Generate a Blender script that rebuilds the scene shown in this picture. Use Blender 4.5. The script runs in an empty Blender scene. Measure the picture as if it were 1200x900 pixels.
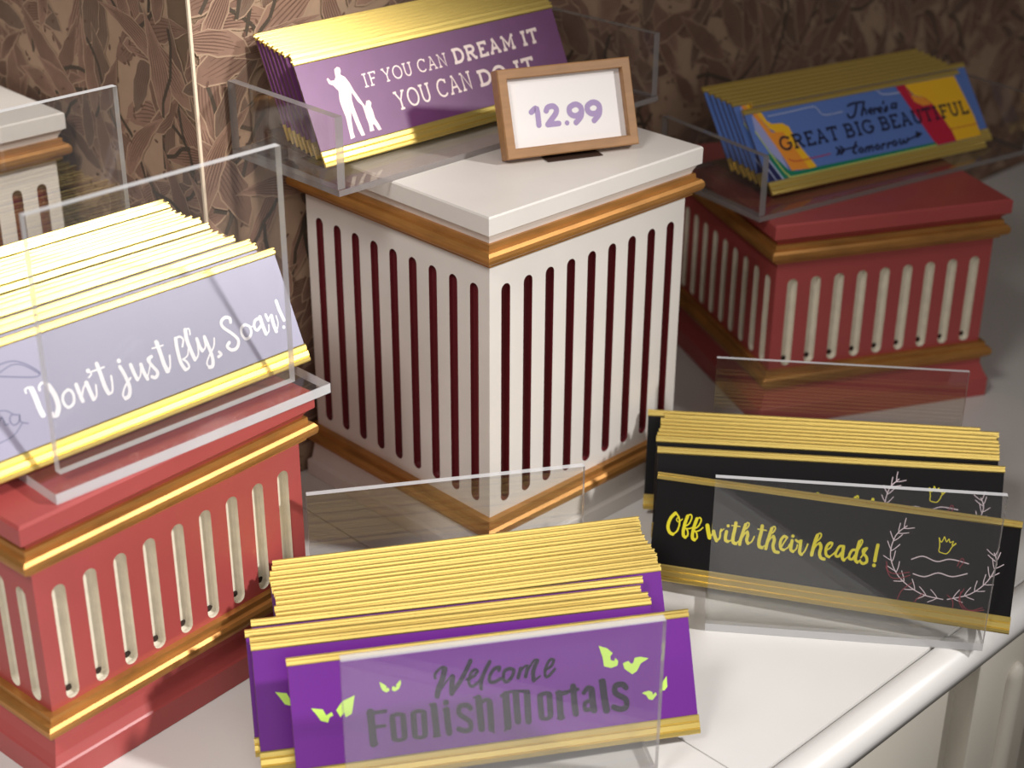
"""A shop counter with stacks of printed nameplates in acrylic holders on slatted boxes."""
import bpy, bmesh, math, random
from mathutils import Vector, Matrix

# ------------------------------------------------------------------ camera, light, exposure
scene = bpy.context.scene
COL = scene.collection
CAM_H, PITCH, ROLL, FPX = 0.4852, 0.4648, 0.0059, 1869.4
cam_data = bpy.data.cameras.new('camera')
cam = bpy.data.objects.new('camera', cam_data)
COL.objects.link(cam)
fw = Vector((0, math.cos(PITCH), -math.sin(PITCH)))
up0 = Vector((0, math.sin(PITCH), math.cos(PITCH)))
rt0 = Vector((1, 0, 0))
rt = rt0 * math.cos(ROLL) + up0 * math.sin(ROLL)
up = up0 * math.cos(ROLL) - rt0 * math.sin(ROLL)
cam.matrix_world = Matrix(((rt.x, up.x, -fw.x, 0), (rt.y, up.y, -fw.y, 0), (rt.z, up.z, -fw.z, CAM_H), (0, 0, 0, 1)))
cam_data.sensor_width = 36
cam_data.lens = 36 * FPX / 1200
cam_data.clip_start = 0.02
cam_data.dof.use_dof = True
cam_data.dof.focus_distance = 0.80
cam_data.dof.aperture_fstop = 8.0
scene.camera = cam

world = bpy.data.worlds.new('world')
scene.world = world
world.use_nodes = True
world.node_tree.nodes['Background'].inputs['Color'].default_value = (1.0, 0.92, 0.86, 1)
world.node_tree.nodes['Background'].inputs['Strength'].default_value = 0.10

def aim(o, target):
    o.rotation_euler = (Vector(target) - o.location).to_track_quat('-Z', 'Y').to_euler()

def spot(name, loc, target, power, size, blend, radius, color):
    l = bpy.data.lights.new(name, 'SPOT')
    l.energy, l.spot_size, l.spot_blend, l.shadow_soft_size, l.color = power, size, blend, radius, color
    o = bpy.data.objects.new(name, l); COL.objects.link(o); o.location = loc; aim(o, target)
    return o

def area(name, loc, target, power, sx, sy, color):
    l = bpy.data.lights.new(name, 'AREA')
    l.shape = 'RECTANGLE'; l.size, l.size_y, l.energy, l.color = sx, sy, power, color
    o = bpy.data.objects.new(name, l); COL.objects.link(o); o.location = loc; aim(o, target)
    return o

spot('display_spotlight', (1.25, 0.40, 0.95), (-0.12, 0.52, 0.08), 112, math.radians(37), 1.0, 0.06, (1.0, 0.98, 0.955))
area('gold_fill_light', (0.38, -0.62, 0.78), (0.05, 0.6, 0.05), 4.6, 0.9, 0.5, (1.0, 0.97, 0.93))  # added fill panel, unseen, gives the gold rims something bright to mirror
spot('accent_spotlight', (0.45, 0.20, 1.15), (-0.22, 0.81, 0.27), 66, math.radians(19), 0.95, 0.05, (1.0, 0.97, 0.92))
spot('left_fill_spot', (-0.60, -0.20, 1.25), (-0.24, 0.62, 0.10), 50, math.radians(46), 0.9, 0.22, (1.0, 0.965, 0.925))  # added fill lamp, unseen, lifts the box faces turned left

scene.view_settings.view_transform = 'Standard'
scene.view_settings.look = 'None'
scene.view_settings.gamma = 1
scene.view_settings.use_curve_mapping = False
scene.view_settings.exposure = 0.0

# ------------------------------------------------------------------ helpers
def rgb(r, g, b):
    f = lambda c: ((c / 255) / 12.92 if c / 255 <= 0.04045 else ((c / 255 + 0.055) / 1.055) ** 2.4)
    return (f(r), f(g), f(b), 1)

def mat(name, color, rough=0.5, metal=0.0, noise=0.0, scale=60, bump=0.0, coat=0.0, stretch=None, spec=None):
    m = bpy.data.materials.new(name); m.use_nodes = True
    nt = m.node_tree; b = nt.nodes['Principled BSDF']
    b.inputs['Base Color'].default_value = color
    b.inputs['Roughness'].default_value = rough
    b.inputs['Metallic'].default_value = metal
    b.inputs['Coat Weight'].default_value = coat
    if spec is not None: b.inputs['Specular IOR Level'].default_value = spec
    if noise or bump:
        tc = nt.nodes.new('ShaderNodeTexCoord'); n = nt.nodes.new('ShaderNodeTexNoise')
        n.inputs['Scale'].default_value = scale; n.inputs['Detail'].default_value = 6
        src = tc.outputs['Object']
        if stretch:
            mp = nt.nodes.new('ShaderNodeMapping'); mp.inputs['Scale'].default_value = stretch
            nt.links.new(src, mp.inputs['Vector']); src = mp.outputs['Vector']
        nt.links.new(src, n.inputs['Vector'])
        if noise:
            mx = nt.nodes.new('ShaderNodeMix'); mx.data_type = 'RGBA'; mx.blend_type = 'MULTIPLY'
            mx.inputs[0].default_value = 1.0
            mr = nt.nodes.new('ShaderNodeMapRange')
            mr.inputs['From Min'].default_value = 0.3; mr.inputs['From Max'].default_value = 0.7
            mr.inputs['To Min'].default_value = 1 - noise; mr.inputs['To Max'].default_value = 1.0
            nt.links.new(n.outputs['Fac'], mr.inputs['Value'])
            mx.inputs[6].default_value = color
            nt.links.new(mr.outputs['Result'], mx.inputs[7])
            nt.links.new(mx.outputs[2], b.inputs['Base Color'])
        if bump:
            bp = nt.nodes.new('ShaderNodeBump'); bp.inputs['Strength'].default_value = bump; bp.inputs['Distance'].default_value = 0.001
            nt.links.new(n.outputs['Fac'], bp.inputs['Height']); nt.links.new(bp.outputs['Normal'], b.inputs['Normal'])
    return m

def acrylic(name, tint, ior, haze, body=(0.8, 0.8, 0.82, 1)):
    m = bpy.data.materials.new(name); m.use_nodes = True
    nt = m.node_tree; nt.nodes.clear()
    out = nt.nodes.new('ShaderNodeOutputMaterial')
    tr = nt.nodes.new('ShaderNodeBsdfTransparent'); tr.inputs['Color'].default_value = tint
    gl = nt.nodes.new('ShaderNodeBsdfGlossy'); gl.inputs['Roughness'].default_value = 0.02
    df = nt.nodes.new('ShaderNodeBsdfDiffuse'); df.inputs['Color'].default_value = body
    lw = nt.nodes.new('ShaderNodeLayerWeight'); lw.inputs['Blend'].default_value = 0.5
    pw = nt.nodes.new('ShaderNodeMath'); pw.operation = 'POWER'; pw.inputs[1].default_value = 5.0
    fr = nt.nodes.new('ShaderNodeMapRange'); r0 = ((ior - 1) / (ior + 1)) ** 2
    fr.inputs['To Min'].default_value = r0; fr.inputs['To Max'].default_value = 1.0
    nt.links.new(lw.outputs['Facing'], pw.inputs[0]); nt.links.new(pw.outputs[0], fr.inputs['Value'])
    m1 = nt.nodes.new('ShaderNodeMixShader'); m1.inputs[0].default_value = haze
    m2 = nt.nodes.new('ShaderNodeMixShader')
    nt.links.new(tr.outputs[0], m1.inputs[1]); nt.links.new(df.outputs[0], m1.inputs[2])
    nt.links.new(fr.outputs[0], m2.inputs[0]); nt.links.new(m1.outputs[0], m2.inputs[1]); nt.links.new(gl.outputs[0], m2.inputs[2])
    nt.links.new(m2.outputs[0], out.inputs['Surface'])
    return m

M = {}
M['white'] = mat('white_paint', rgb(226, 219, 212), 0.42, noise=0.06, scale=25, bump=0.06)
M['maroon'] = mat('maroon_groove_paint', rgb(104, 24, 32), 0.55)
M['red'] = mat('red_paint', rgb(174, 76, 74), 0.40, noise=0.10, scale=20, bump=0.05)
M['cream'] = mat('cream_groove_paint', rgb(230, 221, 202), 0.6, noise=0.12, scale=180)
M['hole_shade'] = mat('painted_hole_shade', rgb(48, 34, 28), 0.9)  # flat dark disc, painted in for the shade of a drilled groove end
M['giltpaint'] = mat('gold_moulding_paint', rgb(196, 138, 72), 0.42, metal=0.55, noise=0.35, scale=40, stretch=(1, 1, 6), bump=0.05)
M['gold'] = mat('gold_anodised_metal', rgb(230, 202, 114), 0.30, metal=0.72, noise=0.10, scale=30, stretch=(0.4, 40, 40))
M['backing'] = mat('dull_brass_backing', rgb(120, 98, 76), 0.45, metal=0.7)
M['acrylic'] = acrylic('clear_acrylic', (0.965, 0.965, 0.96, 1), 1.52, 0.012)
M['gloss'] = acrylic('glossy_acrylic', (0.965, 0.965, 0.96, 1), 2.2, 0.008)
M['hazy'] = acrylic('hazy_acrylic', (0.97, 0.97, 0.965, 1), 1.52, 0.06)  # clear sheet with a milky diffuse veil mixed in evenly
M['faint_haze'] = acrylic('faint_haze_acrylic', (0.965, 0.965, 0.96, 1), 1.52, 0.035)  # same veil mixed in more weakly
M['edge'] = acrylic('polished_acrylic_edge', (0.75, 0.72, 0.70, 1), 1.6, 0.65)
M['smoke'] = acrylic('tray_acrylic', (0.93, 0.92, 0.91, 1), 1.52, 0.01)
M['smokeedge'] = acrylic('tray_acrylic_edge', (0.45, 0.42, 0.40, 1), 1.5, 0.50, (0.36, 0.33, 0.32, 1))
M['counter'] = mat('white_counter_paint', rgb(222, 219, 216), 0.35, noise=0.05, scale=12, bump=0.04)
M['cabinet'] = mat('cabinet_paint', rgb(214, 207, 194), 0.45, noise=0.05, scale=12)
M['floor'] = mat('dark_carpet', rgb(92, 74, 52), 0.95, noise=0.4, scale=200)
M['wood'] = mat('frame_wood', rgb(168, 124, 82), 0.42, noise=0.22, scale=30, stretch=(2, 10, 10), bump=0.05)
M['wooddark'] = mat('dark_stand', rgb(60, 40, 30), 0.6)
M['card'] = mat('white_card', rgb(238, 232, 230), 0.5)
M['lilac'] = mat('lilac_ink', rgb(164, 142, 184), 0.6)
M['ins_black'] = mat('black_printed_insert', rgb(15, 13, 15), 0.5, spec=0.22)
M['ins_violet'] = mat('violet_printed_insert', rgb(106, 28, 138), 0.46, spec=0.4)
M['ins_lavender'] = mat('lavender_printed_insert', rgb(158, 154, 178), 0.42)
M['ins_plum'] = mat('plum_printed_insert', rgb(112, 62, 110), 0.40, noise=0.10, scale=90)
M['ins_blue'] = mat('blue_printed_insert', rgb(92, 122, 192), 0.42)
M['yellow_ink'] = mat('yellow_ink', rgb(236, 222, 40), 0.5)
M['white_ink'] = mat('white_ink', rgb(244, 240, 244), 0.5)
M['pinkwhite_ink'] = mat('pale_pink_ink', rgb(232, 212, 220), 0.5)
M['red_ink'] = mat('dark_red_ink', rgb(142, 34, 52), 0.5)
M['grey_ink'] = mat('grey_ink', rgb(112, 110, 142), 0.5)
M['dark_ink'] = mat('dark_violet_ink', rgb(22, 8, 40), 0.6, spec=0.1)
M['lime_ink'] = mat('lime_ink', rgb(196, 232, 100), 0.5)
M['cream_ink'] = mat('cream_ink', rgb(244, 222, 216), 0.5)
M['g_yellow'] = mat('amber_ink', rgb(244, 188, 34), 0.5)
M['g_orange'] = mat('orange_ink', rgb(238, 150, 50), 0.5)
M['g_red'] = mat('crimson_ink', rgb(190, 26, 60), 0.5)
M['g_green'] = mat('green_ink', rgb(16, 122, 92), 0.5)
M['g_navy'] = mat('navy_ink', rgb(26, 30, 84), 0.5)
M['g_lime'] = mat('pale_lime_ink', rgb(196, 206, 110), 0.5)
M['g_pale'] = mat('pale_blue_ink', rgb(176, 188, 222), 0.5)
M['g_peri'] = mat('periwinkle_ink', rgb(160, 164, 214), 0.5)
M['g_ink'] = mat('navy_black_ink', rgb(24, 24, 50), 0.5)
M['paper'] = mat('wallpaper_ground', rgb(170, 141, 117), 0.75, noise=0.12, scale=60)
M['leaf_a'] = mat('wallpaper_leaf_umber', rgb(132, 101, 85), 0.75, noise=0.18, scale=120)
M['leaf_b'] = mat('wallpaper_leaf_sienna', rgb(148, 115, 97), 0.75, noise=0.18, scale=120)
M['leaf_c'] = mat('wallpaper_leaf_taupe', rgb(120, 97, 82), 0.75, noise=0.18, scale=120)
M['vein'] = mat('wallpaper_vein', rgb(104, 76, 62), 0.75)
M['trimcream'] = mat('cream_corner_bead', rgb(226, 206, 182), 0.6)
M['twig'] = mat('wallpaper_twig', rgb(74, 62, 50), 0.75)

def link(name, bm, mats, parent=None, smooth=False):
    me = bpy.data.meshes.new(name)
    bm.to_mesh(me); bm.free()
    for m in (mats if isinstance(mats, (list, tuple)) else [mats]):
        me.materials.append(M[m])
    if smooth:
        for p in me.polygons: p.use_smooth = True
    o = bpy.data.objects.new(name, me); COL.objects.link(o)
    if parent is not None: o.parent = parent
    return o

def thing(name, label, category, matrix=None, group=None):
    o = bpy.data.objects.new(name, None); COL.objects.link(o)
    o.empty_display_size = 0.02
    if matrix is not None: o.matrix_world = matrix
    o['label'] = label; o['category'] = category
    if group: o['group'] = group
    return o

def box(bm, x0, x1, y0, y1, z0, z1, mi=0, bevel=0.0):
    v = [bm.verts.new(p) for p in ((x0, y0, z0), (x1, y0, z0), (x1, y1, z0), (x0, y1, z0), (x0, y0, z1), (x1, y0, z1), (x1, y1, z1), (x0, y1, z1))]
    fs = [bm.faces.new([v[i] for i in q]) for q in ((3, 2, 1, 0), (4, 5, 6, 7), (0, 1, 5, 4), (1, 2, 6, 5), (2, 3, 7, 6), (3, 0, 4, 7))]
    for f in fs: f.material_index = mi
    if bevel:
        es = list({e for f in fs for e in f.edges})
        bmesh.ops.bevel(bm, geom=es, offset=bevel, segments=2, affect='EDGES', profile=0.5)
    return fs

def prism_x(bm, prof, x0, x1, mi=0):
    a = [bm.verts.new((x0, y, z)) for y, z in prof]; b = [bm.verts.new((x1, y, z)) for y, z in prof]
    n = len(prof)
    for i in range(n):
        bm.faces.new((a[i], a[(i + 1) % n], b[(i + 1) % n], b[i])).material_index = mi
    bm.faces.new(a[::-1]).material_index = mi; bm.faces.new(b).material_index = mi

def rings(bm, prof, hx, hy, cx=0, cy=0, mi=0, cap_top=False, cap_bottom=False):
    rs = []
    for off, z in prof:
        rs.append([bm.verts.new((cx + sx * (hx + off), cy + sy * (hy + off), z)) for sx, sy in ((-1, -1), (1, -1), (1, 1), (-1, 1))])
    for a, b in zip(rs, rs[1:]):
        for i in range(4):
            bm.faces.new((a[i], a[(i + 1) % 4], b[(i + 1) % 4], b[i])).material_index = mi
    if cap_top: bm.faces.new(rs[-1]).material_index = mi
    if cap_bottom: bm.faces.new(rs[0][::-1]).material_index = mi

def frame_matrix(x, y, z, yaw):
    return Matrix.Translation((x, y, z)) @ Matrix.Rotation(yaw, 4, 'Z')

# plate poses (m, rad) and printed artwork (mm on the plate face)
PLATES = {"L":0.18818,"H":0.05877}
STACKS = {
 'fly': [{"p":[-0.16353,0.63521,0.14421],"yaw":0.8048,"lean":0.4258,"roll":-0.0001,"foot":0.0014},{"p":[-0.17333,0.64122,0.14426],"yaw":0.8048,"lean":0.4258,"roll":0.0,"foot":0.0014},{"p":[-0.17684,0.64615,0.14426],"yaw":0.8048,"lean":0.4258,"roll":0.0,"foot":0.0014},{"p":[-0.18543,0.65106,0.14426],"yaw":0.8048,"lean":0.4258,"roll":0.0,"foot":0.0014},{"p":[-0.19099,0.65313,0.14426],"yaw":0.8048,"lean":0.4258,"roll":0.0,"foot":0.0014},{"p":[-0.19411,0.65665,0.14426],"yaw":0.8048,"lean":0.4258,"roll":0.0,"foot":0.0014},{"p":[-0.19732,0.65894,0.14426],"yaw":0.8048,"lean":0.4258,"roll":0.0,"foot":0.0014},{"p":[-0.20105,0.66838,0.14426],"yaw":0.8048,"lean":0.4258,"roll":0.0,"foot":0.0014},{"p":[-0.2065,0.67555,0.14426],"yaw":0.8048,"lean":0.4258,"roll":0.0,"foot":0.0014},{"p":[-0.21091,0.6776,0.14426],"yaw":0.8048,"lean":0.4258,"roll":0.0,"foot":0.0014},{"p":[-0.21475,0.67868,0.14426],"yaw":0.8048,"lean":0.4258,"roll":0.0,"foot":0.0014},{"p":[-0.21731,0.68242,0.14426],"yaw":0.8048,"lean":0.4258,"roll":0.0,"foot":0.0014},{"p":[-0.22095,0.68567,0.14426],"yaw":0.8048,"lean":0.4258,"roll":0.0,"foot":0.0014},{"p":[-0.22312,0.68847,0.14426],"yaw":0.8048,"lean":0.4258,"roll":0.0,"foot":0.0014},{"p":[-0.22675,0.69805,0.14426],"yaw":0.8048,"lean":0.4258,"roll":0.0,"foot":0.0014},{"p":[-0.23018,0.70193,0.14426],"yaw":0.8048,"lean":0.4258,"roll":0.0,"foot":0.0014}],
 'dream': [{"p":[-0.02892,0.85502,0.21306],"yaw":0.7652,"lean":0.4434,"roll":-0.0001,"foot":0.021},{"p":[-0.03075,0.86259,0.21404],"yaw":0.7652,"lean":0.4434,"roll":0.0,"foot":0.021},{"p":[-0.03441,0.86364,0.21504],"yaw":0.7652,"lean":0.4434,"roll":0.0,"foot":0.021},{"p":[-0.03727,0.86547,0.21604],"yaw":0.7652,"lean":0.4434,"roll":0.0,"foot":0.021},{"p":[-0.04,0.86742,0.21704],"yaw":0.7652,"lean":0.4434,"roll":0.0,"foot":0.021},{"p":[-0.04276,0.86934,0.21804],"yaw":0.7652,"lean":0.4434,"roll":0.0,"foot":0.021},{"p":[-0.04542,0.87137,0.21904],"yaw":0.7652,"lean":0.4434,"roll":0.0,"foot":0.021},{"p":[-0.04804,0.87343,0.22004],"yaw":0.7652,"lean":0.4434,"roll":0.0,"foot":0.021},{"p":[-0.0506,0.87555,0.22104],"yaw":0.7652,"lean":0.4434,"roll":0.0,"foot":0.021}],
 'gbb': [{"p":[0.24315,0.99596,0.14307],"yaw":0.5539,"lean":0.6524,"roll":-0.0003,"foot":0.021},{"p":[0.24935,1.0059,0.14527],"yaw":0.5539,"lean":0.6524,"roll":0.0,"foot":0.021},{"p":[0.23657,1.00306,0.14627],"yaw":0.5539,"lean":0.6524,"roll":0.0,"foot":0.021},{"p":[0.23368,1.00632,0.14727],"yaw":0.5539,"lean":0.6524,"roll":0.0,"foot":0.021},{"p":[0.23029,1.00928,0.14827],"yaw":0.5539,"lean":0.6524,"roll":0.0,"foot":0.021},{"p":[0.2269,1.01224,0.14927],"yaw":0.5539,"lean":0.6524,"roll":0.0,"foot":0.021},{"p":[0.22332,1.01548,0.15027],"yaw":0.5539,"lean":0.6524,"roll":0.0,"foot":0.021},{"p":[0.21956,1.0182,0.15127],"yaw":0.5539,"lean":0.6524,"roll":0.0,"foot":0.021}],
 'fool': [{"p":[-0.00202,0.56976,0.00744],"yaw":0.2597,"lean":0.5089,"roll":-0.0258,"foot":0.0014},{"p":[-0.01973,0.58352,0.005],"yaw":0.2066,"lean":0.5089,"roll":0.0,"foot":0.0014},{"p":[-0.0208,0.58788,0.005],"yaw":0.2066,"lean":0.5089,"roll":0.0,"foot":0.0014},{"p":[-0.02393,0.59352,0.005],"yaw":0.2066,"lean":0.5089,"roll":0.0,"foot":0.0014},{"p":[-0.02238,0.60179,0.005],"yaw":0.2066,"lean":0.5089,"roll":0.0,"foot":0.0014},{"p":[-0.01136,0.61032,0.005],"yaw":0.2349,"lean":0.5089,"roll":0.0,"foot":0.0014},{"p":[-0.01271,0.61562,0.005],"yaw":0.2349,"lean":0.5089,"roll":0.0,"foot":0.0014},{"p":[-0.01253,0.61989,0.005],"yaw":0.2349,"lean":0.5089,"roll":0.0,"foot":0.0014},{"p":[-0.01338,0.62384,0.005],"yaw":0.2349,"lean":0.5089,"roll":0.0,"foot":0.0014},{"p":[-0.01472,0.62825,0.005],"yaw":0.2349,"lean":0.5089,"roll":0.0,"foot":0.0014},{"p":[-0.01614,0.63142,0.005],"yaw":0.2349,"lean":0.5089,"roll":0.0,"foot":0.0014},{"p":[-0.01745,0.63685,0.005],"yaw":0.2349,"lean":0.5089,"roll":0.0,"foot":0.0014},{"p":[-0.01852,0.64023,0.005],"yaw":0.2349,"lean":0.5089,"roll":0.0,"foot":0.0014},{"p":[-0.01888,0.64517,0.005],"yaw":0.2349,"lean":0.5089,"roll":0.0,"foot":0.0014},{"p":[-0.01862,0.64987,0.005],"yaw":0.2349,"lean":0.5089,"roll":0.0,"foot":0.0014},{"p":[-0.01903,0.65468,0.005],"yaw":0.2349,"lean":0.5089,"roll":0.0,"foot":0.0014}],
 'off': [{"p":[0.16279,0.69448,0.00759],"yaw":-0.3153,"lean":0.4009,"roll":0.027,"foot":0.0014},{"p":[0.17185,0.74087,0.005],"yaw":-0.1066,"lean":0.4009,"roll":0.0,"foot":0.0014},{"p":[0.17223,0.75377,0.005],"yaw":-0.1066,"lean":0.4009,"roll":0.0,"foot":0.0014},{"p":[0.17316,0.75756,0.005],"yaw":-0.1066,"lean":0.4009,"roll":0.0,"foot":0.0014},{"p":[0.17435,0.76197,0.005],"yaw":-0.1066,"lean":0.4009,"roll":0.0,"foot":0.0014},{"p":[0.17554,0.76606,0.005],"yaw":-0.1066,"lean":0.4009,"roll":0.0,"foot":0.0014},{"p":[0.17619,0.77019,0.005],"yaw":-0.1066,"lean":0.4009,"roll":0.0,"foot":0.0014},{"p":[0.17642,0.77498,0.005],"yaw":-0.1066,"lean":0.4009,"roll":0.0,"foot":0.0014},{"p":[0.17901,0.78001,0.005],"yaw":-0.1066,"lean":0.4009,"roll":0.0,"foot":0.0014},{"p":[0.16983,0.78521,0.005],"yaw":-0.1066,"lean":0.4009,"roll":0.0,"foot":0.0014}],
}
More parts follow.
